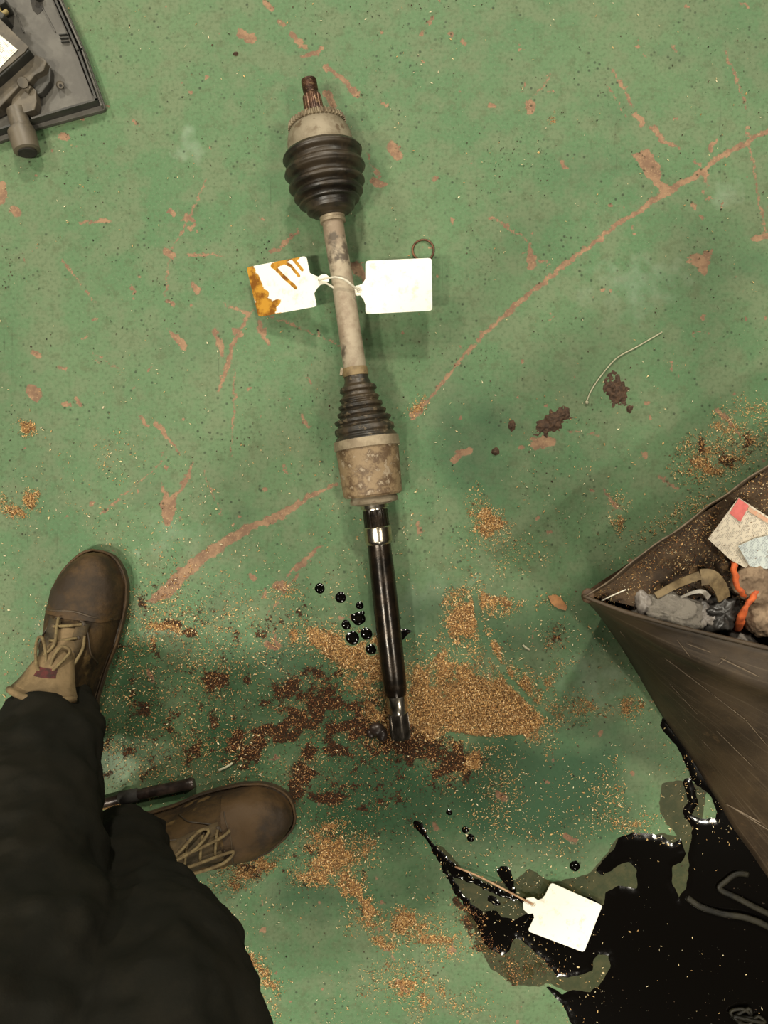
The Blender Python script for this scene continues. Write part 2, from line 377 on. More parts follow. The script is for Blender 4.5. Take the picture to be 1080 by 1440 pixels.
gold = [(500, 925, 60, 26, 38, 1.2), (455, 900, 45, 25, 15, .5), (530, 985, 22, 45, -20, 1.0), (640, 985, 85, 38, 3, 1.5), (700, 990, 62, 34, 12, 1.5), (745, 1012, 30, 14, -10, 1.2),
 (652, 872, 18, 42, 12, 1.0), (640, 900, 14, 18, 0, .8), (690, 848, 28, 16, 0, .5), (745, 840, 30, 8, -5, .3), (700, 925, 60, 9, 48, .9), (735, 965, 50, 10, 40, .9), (760, 950, 40, 12, -15, .5), (800, 990, 45, 12, 5, .45),
 (770, 1000, 10, 40, 0, .5), (665, 1068, 30, 12, -35, 1.1), (690, 738, 19, 26, 0, .9), (680, 700, 20, 14, 60, .35), (700, 770, 45, 25, 0, .16), (478, 1205, 36, 30, 20, .95), (445, 1240, 26, 14, 0, .8), (505, 1252, 36, 12, 40, .9),
 (560, 1300, 48, 22, -5, .8), (545, 1325, 20, 14, 0, .7), (615, 1328, 45, 22, 15, .35), (560, 1380, 40, 18, 0, .32), (630, 1400, 40, 12, 0, .3), (590, 1430, 8, 26, 0, .4), (368, 1368, 28, 13, 32, 1.1), (370, 1405, 14, 40, 10, .25),
 (350, 1222, 45, 16, -20, .5), (230, 880, 34, 9, 12, .55), (198, 905, 22, 8, 20, .5), (235, 860, 40, 22, 0, .18), (395, 830, 22, 12, 0, .3), (1010, 650, 42, 26, 0, .55), (1055, 600, 36, 26, 0, .35), (960, 720, 50, 14, -35, .3), (33, 607, 14, 6, -15, .9), (42, 709, 9, 10, 0, 1.0),
 (14, 722, 16, 7, 25, .9), (585, 572, 12, 8, 0, .35), (775, 162, 12, 16, 0, .3), (745, 248, 26, 8, 0, .25), (165, 640, 30, 20, 0, .06), (640, 930, 60, 30, 0, .28), (870, 740, 8, 16, -20, .55), (880, 700, 10, 14, -20, .3),
 (250, 1050, 80, 40, 0, .13), (890, 995, 14, 14, 0, .5), (860, 1110, 20, 30, 0, .2), (870, 1155, 40, 12, 0, .3), (155, 1132, 12, 7, 0, .9), (780, 1170, 40, 25, 0, .10), (700, 1120, 26, 40, 0, .16), (260, 900, 110, 60, 0, .09)]
redw = [(302, 965, 20, 26, 10, 1.1), (300, 945, 12, 10, 0, .8), (375, 1040, 42, 10, -28, 1.1), (425, 1010, 40, 18, -35, 1.1), (455, 975, 26, 24, 0, 1.0), (430, 1065, 13, 52, 18, 1.0), (425, 1105, 16, 16, 0, .7), (480, 1030, 30, 40, 0, .6), (470, 1010, 50, 12, 20, .6),
 (530, 1050, 60, 20, 0, .55), (600, 1062, 50, 18, 22, 1.4), (640, 1090, 20, 22, -10, .8), (560, 1035, 40, 14, 0, .7), (480, 1105, 12, 18, 0, .6), (520, 1130, 22, 10, 0, .6), (460, 1190, 40, 18, 0, .45), (248, 1030, 8, 24, -30, .6), (275, 1045, 10, 12, 30, .9), (320, 885, 9, 18, 0, .55), (270, 890, 16, 10, 30, .7),
 (235, 875, 32, 10, 15, .8), (215, 888, 9, 12, 30, .7), (195, 1060, 30, 40, 30, .3), (165, 970, 10, 50, 0, .22), (180, 870, 16, 9, 0, .5), (745, 1010, 16, 14, 0, .9), (780, 895, 13, 16, 0, .75), (892, 1000, 7, 10, 0, .8), (810, 1010, 8, 10, 40, .7),
 (1035, 640, 40, 20, -20, .6), (985, 645, 30, 22, 0, .4), (330, 965, 30, 40, 0, .25), (330, 1090, 12, 8, 0, .4), (360, 1090, 30, 20, 0, .15), (690, 1110, 12, 22, 0, .3), (660, 985, 10, 8, 0, .5), (725, 1352, 40, 16, 20, .7), (690, 1340, 16, 20, -30, .7), (660, 1290, 10, 30, -25, .7)]
def dens(L, X, Y, soft=1.7, only=None):
    d = np.zeros(X.shape)
    for cx, cy, rx, ry, an, st in L:
        r = ell(X, Y, cx, cy, rx, ry, an); d = np.maximum(d, st * np.clip((soft - r) / (soft - .55), 0, 1))
    return d
Xd = X + (fbm(X, Y, 22, 31, 3) - .5) * .05; Yd = Y + (fbm(X, Y, 22, 37, 3) - .5) * .05
brk = fbm(X, Y, 60, 21, 4)
a_dust = np.clip(dens(gold, Xd, Yd) * 1.05 + (brk - .56) * 2.2, 0, 1) * (dens(gold, Xd, Yd) > .22)
def clean(x, y):
    k = 1.0
    for p, w in (([(668, 835), (674, 880), (690, 920), (715, 955), (745, 985), (778, 1012)], 7), ([(698, 893), (730, 935), (765, 966)], 5), ([(632, 1032), (665, 1038), (700, 1042), (732, 1038)], 11), ([(520, 985), (535, 1000)], 5)):
        k = k * np.clip(seg_d(x, y, px2w(p), [w / 900.] * len(p)) / .004 + .3, 0.04, 1)
    return k
for cx_, cy_, rr_ in ((504, 870, 15), (487, 879, 12), (496, 897, 15), (515, 891, 14), (522, 913, 12)): a_dust = a_dust * np.clip((ell(X, Y, cx_, cy_, rr_, rr_) - .6) * 2.5, 0, 1)
a_dust = a_dust * clean(Xd * .25 + X * .75, Yd * .25 + Y * .75)
brk2 = fbm(X, Y, 55, 41, 4)
redw += [(400, 970, 30, 14, -30, .8), (415, 990, 40, 22, 0, .8), (350, 1042, 22, 12, -20, 1.1), (510, 1010, 34, 34, 0, .95), (505, 1050, 50, 20, 10, .6), (545, 1040, 40, 20, 0, .9), (620, 1060, 50, 22, 20, 1.0), (650, 1090, 14, 10, 0, .8), (470, 1110, 20, 24, 0, .7), (590, 1050, 60, 26, 10, .9), (290, 960, 12, 20, 0, .9), (250, 950, 110, 110, 0, .26), (470, 1120, 110, 60, 0, .26), (195, 1070, 40, 30, 0, .4), (420, 900, 60, 40, 0, .25), (350, 1225, 40, 14, -20, .6), (430, 1225, 30, 26, 0, .5), (500, 1250, 34, 14, 40, .5)]
a_red = np.clip(dens(redw, Xd, Yd) * 1.0 + (brk2 - .56) * 2.6, 0, 1) * (dens(redw, Xd, Yd) > .1)
wetShadeL = [(520, 1130, 140, 75, 0, .95), (750, 1110, 140, 85, 0, .95), (300, 990, 170, 110, 0, .75), (690, 880, 150, 60, 0, .6), (500, 1050, 120, 70, 0, .8), (250, 940, 80, 50, 0, .4), (830, 870, 60, 60, 0, .5), (560, 870, 160, 60, 0, .35), (470, 1260, 80, 30, 0, .5), (860, 1110, 30, 60, 0, .5), (620, 1220, 90, 40, 0, .4), (660, 650, 60, 60, -40, .3)]  # oil-damp areas, also painted darker where shade falls on the floor
a_wet_shade = np.clip(dens(wetShadeL, Xd, Yd, 1.5) + (fbm(X, Y, 12, 51, 4) - .5) * 1.2, 0, 1) * np.clip(dens(wetShadeL, Xd, Yd, 1.8) * 4, 0, 1)
film_px = [(612, 1185), (625, 1222), (640, 1248), (655, 1275), (664, 1300), (672, 1330), (690, 1362), (726, 1385), (758, 1388), (768, 1382), (800, 1397), (870, 1392), (900, 1300), (960, 1290), (985, 1180), (995, 1110), (985, 1100), (950, 1098), (932, 1102), (926, 1130),
           (935, 1158), (952, 1175), (930, 1172), (868, 1178), (845, 1212), (830, 1226), (800, 1236), (775, 1240), (745, 1222), (722, 1240), (690, 1240), (650, 1222), (625, 1195)]
a_film = np.clip(.5 - (poly_d(X, Y, px2w(film_px)) + (fbm(X, Y, 60, 61, 3) - .5) * .008) / .012, 0, 1)
paleGleamL = [(270, 205, 14, 8, 60, .8), (268, 192, 8, 8, 0, .8), (255, 215, 8, 8, 0, .6), (185, 790, 7, 3, 50, 1), (230, 890, 30, 8, 0, .6), (170, 1080, 22, 14, 0, .8), (60, 905, 20, 20, 0, .35), (890, 400, 50, 30, 0, .3), (240, 755, 40, 20, 0, .25), (1020, 265, 12, 12, 0, .4), (600, 850, 60, 22, -20, .3), (830, 950, 40, 20, 0, .3)]  # pale floor marks, among them lamp gleams painted into the colour
a_pale_gleam = np.clip(dens(paleGleamL, Xd, Yd, 1.7) + (brk - .5) * 1.2 * (dens(paleGleamL, Xd, Yd) > 0), 0, 1)
darkL = [(660, 600, 50, 55, -40, .6), (480, 480, 30, 20, 0, .2), (405, 300, 25, 16, 0, .2), (940, 78, 20, 14, 0, .4), (1000, 20, 60, 30, 0, .25), (270, 480, 40, 30, 0, .3), (205, 690, 20, 20, 0, .3), (1065, 375, 30, 20, 0, .5), (340, 730, 26, 9, -12, .5), (865, 155, 26, 14, 0, .3), (1045, 60, 60, 60, 0, .25), (840, 240, 60, 22, 0, .25)]
a_dark = np.clip(dens(darkL, Xd, Yd, 1.9) * (.4 + brk), 0, 1)
def grid_mesh(name, xs, ys, Z, keep=None):
    ny, nx = Z.shape if Z.ndim == 2 else (len(ys), len(xs))
    XX, YY = np.meshgrid(xs, ys); co = np.stack([XX, YY, Z], -1).reshape(-1, 3).astype(np.float32)
    i = np.arange(nx - 1); j = np.arange(ny - 1); I, J = np.meshgrid(i, j); a = (J * nx + I)
    q = np.stack([a, a + 1, a + nx + 1, a + nx], -1).reshape(-1, 4)
    vid = None
    if keep is not None:
        q = q[keep.reshape(-1)]; used = np.unique(q); mp = np.full(len(co), -1); mp[used] = np.arange(len(used)); q = mp[q]; co = co[used]; vid = used
    return np_mesh(name, co, q, vid)
def np_mesh(name, co, q, vid=None, smooth=True):
    me = bpy.data.meshes.new(name); me.vertices.add(len(co)); me.vertices.foreach_set('co', np.asarray(co, np.float32).ravel())
    k = q.shape[1]; me.loops.add(q.size); me.loops.foreach_set('vertex_index', q.ravel().astype(np.int32))
    me.polygons.add(len(q)); me.polygons.foreach_set('loop_start', np.arange(0, q.size, k, dtype=np.int32))
    me.polygons.foreach_set('loop_total', np.full(len(q), k, np.int32))
    me.polygons.foreach_set('use_smooth', np.full(len(q), smooth)); me.update(calc_edges=True)
    return (me, vid)
def fattr(me, name, arr):
    a = me.attributes.new(name, 'FLOAT', 'POINT'); a.data.foreach_set('value', np.asarray(arr, np.float32).ravel())
Zf = -0.0012 * np.clip((a_chip - .45) * 4, 0, 1) * 0.6
Zf = np.where((np.abs(X) < .63) & (np.abs(Y) < .83), Zf + .0045 * np.clip(a_dust - .55, 0, 1) , 0)
fme, _ = grid_mesh('floor', gx, gy, Zf)
for nm, ar in (('chip', a_chip), ('dust', a_dust), ('red', a_red), ('wet', a_wet_shade), ('film', a_film), ('white', a_pale_gleam), ('dark', a_dark)): fattr(fme, nm, ar)

def mat_floor():
    m = NT('worn_green_floor_paint')
    big = m.noise(3.2, 5, .6); mid = m.noise(16, 6, .65); fine = m.noise(190, 5, .7)
    c = m.mix(m.ramp(big, .35, .65), (.074, .148, .067), (.100, .165, .080))
    c = m.mix(m.math('MULTIPLY', m.ramp(mid, .42, .62), .7), c, (.128, .158, .088))
    c = m.mix(m.math('MULTIPLY', m.ramp(m.noise(42, 6, .75), .50, .66), .55), c, (.075, .095, .045))
    c = m.mix(m.math('MULTIPLY', m.ramp(fine, .48, .62), .50), c, (.050, .088, .038))
    c = m.mix(m.math('MULTIPLY', m.ramp(m.noise(380, 3, .7), .54, .66), .45), c, (.17, .22, .13))
    # long faint scuffs
    for ang, sd in ((.9, 1.0), (-.5, 3.0), (2.2, 7.0)):
        mp = m.n('ShaderNodeMapping'); mp.inputs['Rotation'].default_value = (0, 0, ang); mp.inputs['Location'].default_value = (sd, sd, 0); mp.inputs['Scale'].default_value = (110, 3.0, 1)
        m.l(m.coord(), mp.inputs['Vector']); n = m.noise(1, 4, .75, mp.outputs[0])
        c = m.mix(m.math('MULTIPLY', m.ramp(n, .66, .74), .5), c, (.038, .055, .026))
    c = m.mix(m.math('MULTIPLY', m.attr('white'), .38), c, (.28, .35, .26))  # lightens the paint for pale marks and painted lamp gleams
    c = m.mix(m.math('MULTIPLY', m.attr('dark'), .6), c, (.03, .07, .035))
    wet_shade = m.attr('wet'); c = m.mix(m.math('MULTIPLY', wet_shade, .85), c, (.011, .044, .017))  # oil damp with floor shade darkened into the same colour
    # chipped patches: bare concrete
    ch = m.math('ADD', m.attr('chip'), m.math('MULTIPLY', m.math('SUBTRACT', m.noise(150, 5, .8), .5), 1.1))
    chm = m.ramp(ch, .50, .57)
    cc = m.mix(m.ramp(m.noise(40, 5, .7), .38, .62), (.27, .165, .10), (.17, .10, .066))
    cc = m.mix(m.ramp(m.noise(260, 4, .7), .55, .7), cc, (.34, .23, .13))
    c = m.mix(m.math('MULTIPLY', m.ramp(ch, .38, .50), .35), c, (.17, .13, .08))
    c = m.mix(m.math('MULTIPLY', chm, .93), c, m.mix(m.math('MULTIPLY', wet_shade, .5), cc, (.09, .035, .02)))
    # fine dark specks
    vz = m.n('ShaderNodeTexVoronoi'); vz.inputs['Scale'].default_value = 75; m.l(m.coord(), vz.inputs['Vector'])
    sp = m.math('MULTIPLY', m.ramp(vz.outputs['Distance'], .22, .08), m.ramp(m.noise(11, 3, .6), .42, .6))
    c = m.mix(m.math('MULTIPLY', sp, .75), c, (.02, .03, .015))
    # red-brown soaked residue and sawdust powder
    rn = m.noise(240, 4, .75)
    r = m.math('ADD', m.attr('red'), m.math('MULTIPLY', m.math('SUBTRACT', rn, .5), 2.2))
    rm = m.ramp(r, .45, .68); c = m.mix(m.math('MULTIPLY', rm, .93), c, m.mix(m.ramp(m.noise(330, 3, .7), .45, .62), (.012, .0045, .0025), (.075, .021, .006)))
    d = m.math('ADD', m.attr('dust'), m.math('MULTIPLY', m.math('SUBTRACT', m.noise(260, 4, .75), .5), 2.0))
    dm = m.ramp(d, .46, .72); c = m.mix(m.math('MULTIPLY', dm, .95), c, m.mix(m.ramp(m.noise(380, 3, .7), .42, .62), (.10, .05, .02), (.34, .19, .075)))
    # thin olive oil film
    fm = m.attr('film'); c = m.mix(m.math('MULTIPLY', m.ramp(fm, .47, .53), .94), c, m.mix(m.ramp(m.noise(60, 5, .7), .4, .65), (.020, .023, .006), (.040, .036, .012)))
    rough = m.math('ADD', .50, m.math('MULTIPLY', mid, .22))
    rough = m.math('SUBTRACT', rough, m.math('MULTIPLY', m.math('MAXIMUM', m.ramp(fm, .47, .53), m.math('MULTIPLY', wet_shade, .35)), .16))
    rough = m.math('MAXIMUM', rough, m.math('MULTIPLY', m.math('MAXIMUM', m.math('MAXIMUM', dm, rm), chm), .88))
    m.set(c, rough); m.b.inputs['Specular IOR Level'].default_value = .22
    hgt = m.math('SUBTRACT', m.math('ADD', m.math('MULTIPLY', fine, .35), m.math('MULTIPLY', dm, m.math('MULTIPLY', rn, 1.2))), chm)
    m.bump(hgt, .35, .0011); return m.m
floor = link('floor', fme, None, mat_floor()); floor['kind'] = 'structure'

# ------------------------------------------------------------------ flakes and crumbs ("stuff")
def sample(fn, n, box, seed):
    rs = np.random.RandomState(seed); out = []
    tot = 0
    while tot < n:
        x = rs.uniform(box[0], box[2], 60000); y = rs.uniform(box[1], box[3], 60000); q = px2w(np.stack([x, y], 1))
        k = rs.rand(60000) < fn(q[:, 0], q[:, 1]); out.append(q[k]); tot += k.sum()
        if len(out) > 60: break
    return np.concatenate(out)[:n]
def flakes(name, pts, zs, cols, lmin, lmax, mat, seed, wid=(.18, .4), tilt=.5, label=None, cat=None):
    rs = np.random.RandomState(seed); n = len(pts)
    L = rs.uniform(lmin, lmax, n) * (.6 + .8 * rs.rand(n)); Wd = L * rs.uniform(wid[0], wid[1], n)
    a = rs.uniform(0, 2 * np.pi, n); ti = rs.normal(0, tilt, n); ro = rs.normal(0, tilt * 1.3, n)
    d = np.stack([np.cos(a) * np.cos(ti), np.sin(a) * np.cos(ti), np.sin(ti)], 1)
    s = np.stack([-np.sin(a) * np.cos(ro), np.cos(a) * np.cos(ro), np.sin(ro)], 1)
    c = np.stack([pts[:, 0], pts[:, 1], zs + np.abs(np.sin(ti)) * L / 2 + np.abs(np.sin(ro)) * Wd / 2 + .0006], 1)
    up = np.array([0, 0, 1.0]) * (Wd * .35)[:, None]
    v = np.stack([c - d * L[:, None] / 2, c + s * Wd[:, None] / 2, c + d * L[:, None] / 2, c - s * Wd[:, None] / 2 , c + up], 1)
    co = v.reshape(-1, 3); b = np.arange(n)[:, None] * 5
    q = np.concatenate([b + np.array([[3, 2, 4]]), b + np.array([[2, 1, 4]]), b + np.array([[1, 0, 4]]), b + np.array([[0, 3, 4]])], 0)
    me, _ = np_mesh(name, co, q, smooth=False)
    ca = me.attributes.new('col', 'FLOAT_COLOR', 'POINT'); pal = np.array(cols); ci = pal[rs.randint(0, len(pal), n)] * rs.uniform(.7, 1.25, (n, 1))
    cc = np.concatenate([np.repeat(ci, 5, 0), np.ones((n * 5, 1))], 1); ca.data.foreach_set('color', cc.astype(np.float32).ravel())
    o = link(name, me, None, mat); tag(o, label, cat, None, 'stuff'); return o
drops0 = [(450, 828, 7), (479, 840, 8), (506, 852, 5), (504, 870, 9.5), (487, 879, 6.5), (496, 897, 9.5), (515, 891, 8.5), (522, 913, 7.5)]
def offdrops(x, y):
    k = np.ones(x.shape)
    for cx, cy, rr in drops0: k = k * (ell(x, y, cx, cy, rr * 1.15, rr * 1.15) > 1)
    return k
def noisyd(L, seed, ths):
    def f(x, y):
        xd = x + (fbm(x, y, 22, 31, 3) - .5) * .05; yd = y + (fbm(x, y, 22, 37, 3) - .5) * .05
        d = dens(L, xd, yd); return clean(x, y) * offdrops(x, y) * np.clip(d * (0.35 + 1.3 * (fbm(x, y, 60, seed, 4) - ths) * 2.2), 0, 1) * (d > 0)
    return f
GOLD = [(.66, .42, .17), (.50, .28, .10), (.82, .60, .32), (.34, .16, .05), (.58, .35, .13), (.16, .07, .025)]
RED = [(.07, .022, .009), (.12, .04, .015), (.03, .012, .006), (.30, .13, .05), (.50, .24, .09), (.04, .016, .008), (.62, .36, .15)]
PALE = [(.66, .52, .28), (.72, .62, .40), (.52, .34, .14), (.45, .26, .10)]
pts = sample(noisyd(gold, 21, .30), 42000, (0, 540, 1080, 1440), 3)
zz = .0045 * np.clip(dens(gold, pts[:, 0], pts[:, 1]) - .6, 0, 1) + .001 * RS.rand(len(pts))
flakes('sawdust', pts, zz, GOLD, .0018, .0042, M['dust'], 5, label='golden dry sawdust scattered on the green floor around the shaft end', cat='sawdust')
pts = sample(noisyd(redw, 41, .30), 24000, (100, 560, 1080, 1440), 4)
flakes('soaked_sawdust', pts, np.full(len(pts), .0003), RED, .0016, .0036, M['dustwet'], 6, label='dark red-brown oil-soaked sawdust smeared left of the shaft end', cat='sawdust')
def scat(x, y):
    py = 720 - y * 900; px = x * 900 + 540
    return offdrops(x, y) * np.clip((py - 500) / 500, .06, 1) * np.clip((fbm(x, y, 14, 71, 4) - .34) * 2.6, .02, 1) * np.where(px < 480, 1.0, .8) * np.where((px > 850) & (py > 1190), .12, 1) * np.where((py > 700) & (py < 1230), 1.5, 1)
pts = sample(scat, 11000, (0, 0, 1080, 1440), 8)
flakes('wood_specks', pts, np.zeros(len(pts)), PALE, .0014, .0046, M['dust'], 9, wid=(.2, .5), label='sparse pale wood specks strewn over the whole green floor', cat='sawdust')
pts = sample(lambda x, y: np.clip((fbm(x, y, 12, 81, 4) - .42) * 3, .03, 1), 3800, (0, 0, 1080, 1440), 10)
flakes('dark_grit', pts, np.zeros(len(pts)), [(.02, .02, .012), (.04, .03, .015), (.06, .035, .02)], .0010, .0030, M['dust'], 12, wid=(.4, .8), label='fine black grit sprinkled over the whole green floor', cat='grit')
# caked dirt patches, each one a low heap of crumbs
def clump(cx, cy, rx, ry, ang, n, label, seed, name='dirt_clump', hz=.006):
    rs = np.random.RandomState(seed); mb = MB(P(cx, cy, 0)); a = math.radians(-ang)
    xs = np.linspace(-1.3, 1.3, 27); 
    # base cake as a bumpy height field
    s = 1 / 900.; base = P(cx, cy)
    gxs = np.arange(-1.6 * max(rx, ry) * s, 1.6 * max(rx, ry) * s, .0012); XX, YY = np.meshgrid(gxs, gxs)
    u = (XX * math.cos(a) + YY * math.sin(a)) / (rx * s); v = (-XX * math.sin(a) + YY * math.cos(a)) / (ry * s)
    r = np.sqrt(u * u + v * v) + (fbm(XX + seed, YY, 150, seed, 4) - .5) * 1.5
    Z = np.clip(1.05 - r, -.15, 1) * hz * (.5 + fbm(XX, YY + seed, 400, seed + 3, 3))
    keep = (np.maximum(Z[1:, 1:], Z[:-1, :-1]) > -.0004)
    me, _ = grid_mesh(name, gxs, gxs, Z - .0002, keep)
    o = link(name, me, None, M['dirt']); o.location = base
    tag(o, label, 'dirt', 'caked dirt patches on the open floor'); return o
clump(780, 592, 26, 13, -35, 0, 'black-brown caked dirt clump lying just above a pink paint chip', 3)
clump(866, 548, 15, 21, -25, 0, 'largest crumbly brown dirt patch just right of the pale curved wire end', 5)
clump(885, 575, 5, 6, 0, 0, 'tiny dirt crumb just below the crumbly patch by the pale wire', 6)
clump(720, 598, 4, 7, 0, 0, 'small black dirt fleck left of the two caked dirt patches', 8)
clump(697, 636, 5, 5, 0, 0, 'small dark dirt fleck right of the ring-shaped paint chip', 9)
clump(288, 135-60, 5, 4, 0, 0, 'small dark dirt fleck on open floor left of the shaft tip', 10) if False else None
clump(331, 76, 4, 3, 0, 0, 'tiny black fleck up and left of the shaft tip', 11)

# ------------------------------------------------------------------ oil
def oil_body(name, polys, strokes, holes, box, label, cat, seed, step=.002, wob=.007, zt=.0016, ws=70, ew=.006):
    (x0, y1), (x1, y0) = px2w([(box[0], box[1])])[0], px2w([(box[2], box[3])])[0]
    xs = np.arange(x0, x1, step); ys = np.arange(y0, y1, step); XX, YY = np.meshgrid(xs, ys); D = np.full(XX.shape, 9.0)
    for p in polys: D = np.minimum(D, poly_d(XX, YY, px2w(p)))
    for p, w in strokes: D = np.minimum(D, seg_d(XX, YY, px2w(p), [a / 900. for a in w]))
    for p in holes: D = np.maximum(D, -poly_d(XX, YY, px2w(p)))
    D = D + (fbm(XX, YY, ws, seed, 3) - .5) * wob
    t = np.clip(-D / ew, -.25, 1); Z = zt * np.where(t > 0, t * (2 - t), t * 1.2)
    keep = (np.minimum.reduce([D[1:, 1:], D[:-1, :-1], D[1:, :-1], D[:-1, 1:]]) < .0012)
    me, _ = grid_mesh(name, xs, ys, Z, keep); o = link(name, me, None, M['oil']); tag(o, label, cat)
    return o
pool = [(868, 1178), (890, 1172), (930, 1175), (945, 1185), (957, 1180), (963, 1200), (958, 1212), (946, 1219), (944, 1240), (955, 1262), (964, 1250), (966, 1236), (968, 1212), (972, 1185), (974, 1166), (962, 1150), (968, 1142), (985, 1152), (1005, 1150), (1009, 1142), (1000, 1122), (990, 1110),
        (972, 1096), (960, 1062), (942, 1038), (928, 1020), (935, 1000), (1000, 1090), (1110, 1250), (1180, 1330), (1212, 1430), (1190, 1530), (1100, 1592), (980, 1600), (885, 1570), (822, 1500), (795, 1420), (770, 1388), (791, 1397), (806, 1392), (830, 1395), (847, 1380), (859, 1358), (856, 1343), (841, 1341), (834, 1350), (833, 1364),
        (815, 1373), (797, 1374), (784, 1372), (767, 1352), (752, 1337), (735, 1322), (726, 1320), (716, 1335), (705, 1343), (692, 1336), (678, 1322), (673, 1305), (665, 1290), (655, 1275), (662, 1272), (680, 1282), (698, 1280), (703, 1291), (725, 1293), (742, 1286), (760, 1262),
        (790, 1258), (830, 1262), (850, 1274), (852, 1256), (870, 1247), (896, 1250), (895, 1224), (885, 1213), (870, 1216), (860, 1226), (848, 1230), (838, 1224), (848, 1210), (862, 1195)]
oil_body('oil_puddle', [pool], [([(968, 1100), (975, 1128), (968, 1140)], [12, 14, 14]), ([(912, 1230), (920, 1226)], [2, 2])], [], (600, 990, 1240, 1630), 'big glossy black waste oil puddle under and around the tilted tray', 'puddle', 5, zt=.0010, ew=.011)
oil_body('oil_streak', [], [([(588, 1160), (600, 1178), (615, 1200), (640, 1225), (668, 1240), (700, 1254), (735, 1266), (752, 1275)], [12, 4, 10, 16, 8, 9, 7, 9]), ([(622, 1218), (640, 1248), (655, 1268), (668, 1284)], [4, 9, 8, 12]), ([(708, 1226), (714, 1236), (722, 1256)], [17, 16, 8]), ([(690, 1262), (700, 1270)], [9, 8])],
         [], (570, 1140, 780, 1300), 'ragged black oil streak running down to the lowest white tag', 'oil', 9, .0012, .007, .0008, 130)
drops = [(450, 828, 7), (479, 840, 8), (506, 852, 5), (504, 870, 9.5), (487, 879, 6.5), (496, 897, 9.5), (515, 891, 8.5), (522, 913, 7.5), (510, 862, 3), (655, 1167, 4.5), (662, 1178, 6), (632, 1142, 4), (808, 1218, 7)]
dl = ['uppermost oil drop, farthest left of the black shaft', 'oil drop among crumbs right of the uppermost drop', 'small oil drop above the cluster beside the black shaft', 'round oil drop at the top of the cluster beside the black shaft',
      'leftmost small oil drop of the cluster beside the black shaft', 'large oil drop at lower left of the cluster beside the shaft', 'oil drop in the middle of the cluster nearest the shaft', 'lowest oil drop, beside the black shaft above the sawdust',
      'tiniest oil drop above the cluster beside the shaft', 'upper of two touching oil drops above the oil streak', 'lower of two touching oil drops above the oil streak', 'small oil drop below the soaked sawdust', 'dark oil drop above the puddle, right of the streak']
for k, (x, y, r) in enumerate(drops):
    oil_body('oil_drop', [], [([(x - .4, y - .3), (x + .4, y + .6)], [2 * r, 2 * r * .95])], [], (x - 16, y - 16, x + 16, y + 16), dl[k], 'oil', 20 + k, .001, .0035, .0022, 90)['group'] = 'oil drops on the floor'
oil_body('oil_splash', [], [([(558, 905), (562, 893), (570, 889), (577, 888)], [4, 16, 9, 3])], [], (540, 870, 600, 920), 'pointed oil splash peeking out right of the black shaft', 'oil', 44, .001, .004, .002)

# ------------------------------------------------------------------ drive shaft
AX_Y = [60, 107, 183, 235, 290, 313, 330, 390, 525, 623, 700, 742, 900, 1003, 1038, 1080]
AX_X = [426, 433, 447, 456, 464.5, 468.5, 470.5, 481, 500, 515.5, 525, 530.5, 548, 560, 564, 569]
AZ_Y = [60, 107, 235, 313, 525, 660, 1038, 1080]; AZ = [.0645, .063, .062, .058, .053, .050, .030, .028]
def ax(y): return P(np.interp(y, AX_Y, AX_X), y, np.interp(y, AZ_Y, AZ))
def axt(y): return (ax(y + 14) - ax(y - 14)).normalized()
shaft = empty('drive_shaft', 'long used drive shaft with two rubber boots lying down the middle', 'car part', loc=ax(600) * 1.0)
SO = ax(600)
def lathe(name, prof, mat, n=48, teeth=None, auto=35, wob=0, cap=True):
    """prof: (image row, radius px); rings square to the local axis"""
    mb = MB(SO); vs = []; m = len(prof)
    for i, (y, r) in enumerate(prof):
        c = ax(y); t = axt(y); a = Vector((0, 0, 1)).cross(t).normalized(); b = t.cross(a); R = r * (H - c.z) / F
        for k in range(n):
            an = 2 * math.pi * k / n; rr = R
            if teeth: rr = R * (1 - teeth[1] * (k % teeth[0] >= teeth[0] / 2))
            if wob: rr *= 1 + wob * (mnoise.noise(Vector((math.cos(an) * 1.7, math.sin(an) * 1.7, y * .05))))
            vs.append(c + a * math.cos(an) * rr + b * math.sin(an) * rr)
    fs = [(i * n + k, i * n + (k + 1) % n, (i + 1) * n + (k + 1) % n, (i + 1) * n + k) for i in range(m - 1) for k in range(n)]
    if cap: fs += [tuple(range(n))[::-1], tuple((m - 1) * n + k for k in range(n))]
    mb.add(vs, fs); o = mb.build(name, mat, shaft, auto=auto); o.location = (0, 0, 0); return o
def rib(y0, y1, pts, k=5):
    out = []
    for a, b in zip(pts[:-1], pts[1:]):
        for j in range(k):
            t = j / k; s = t * t * (3 - 2 * t); out.append((a[0] + (b[0] - a[0]) * t, a[1] + (b[1] - a[1]) * s))
    out.append(pts[-1]); return out
lathe('threaded_stub', [(111, 8), (112.5, 10.5)] + [(113.5 + i * 1.1, 11 if i % 2 else 10.2) for i in range(14)] + [(130, 9.2), (133, 9)], M['rust'], 32)
o = lathe('splined_stub', [(131, 9), (133, 11.5), (136, 13.2), (158, 14), (170, 15), (176, 26), (180, 30)], M['rust'], 72, teeth=(4, .07)); 
lathe('sensor_ring', [(170.5, 34), (170.8, 40), (178.5, 41.5), (179, 34)], M['tooth'], 176, teeth=(4, .075))
lathe('outer_joint_housing', [(173, 20), (174.5, 33), (179, 38), (184, 41), (188, 43.5), (196, 45.5), (206, 46.5), (214, 47), (219, 50), (224, 50)], M['cast'], 64)
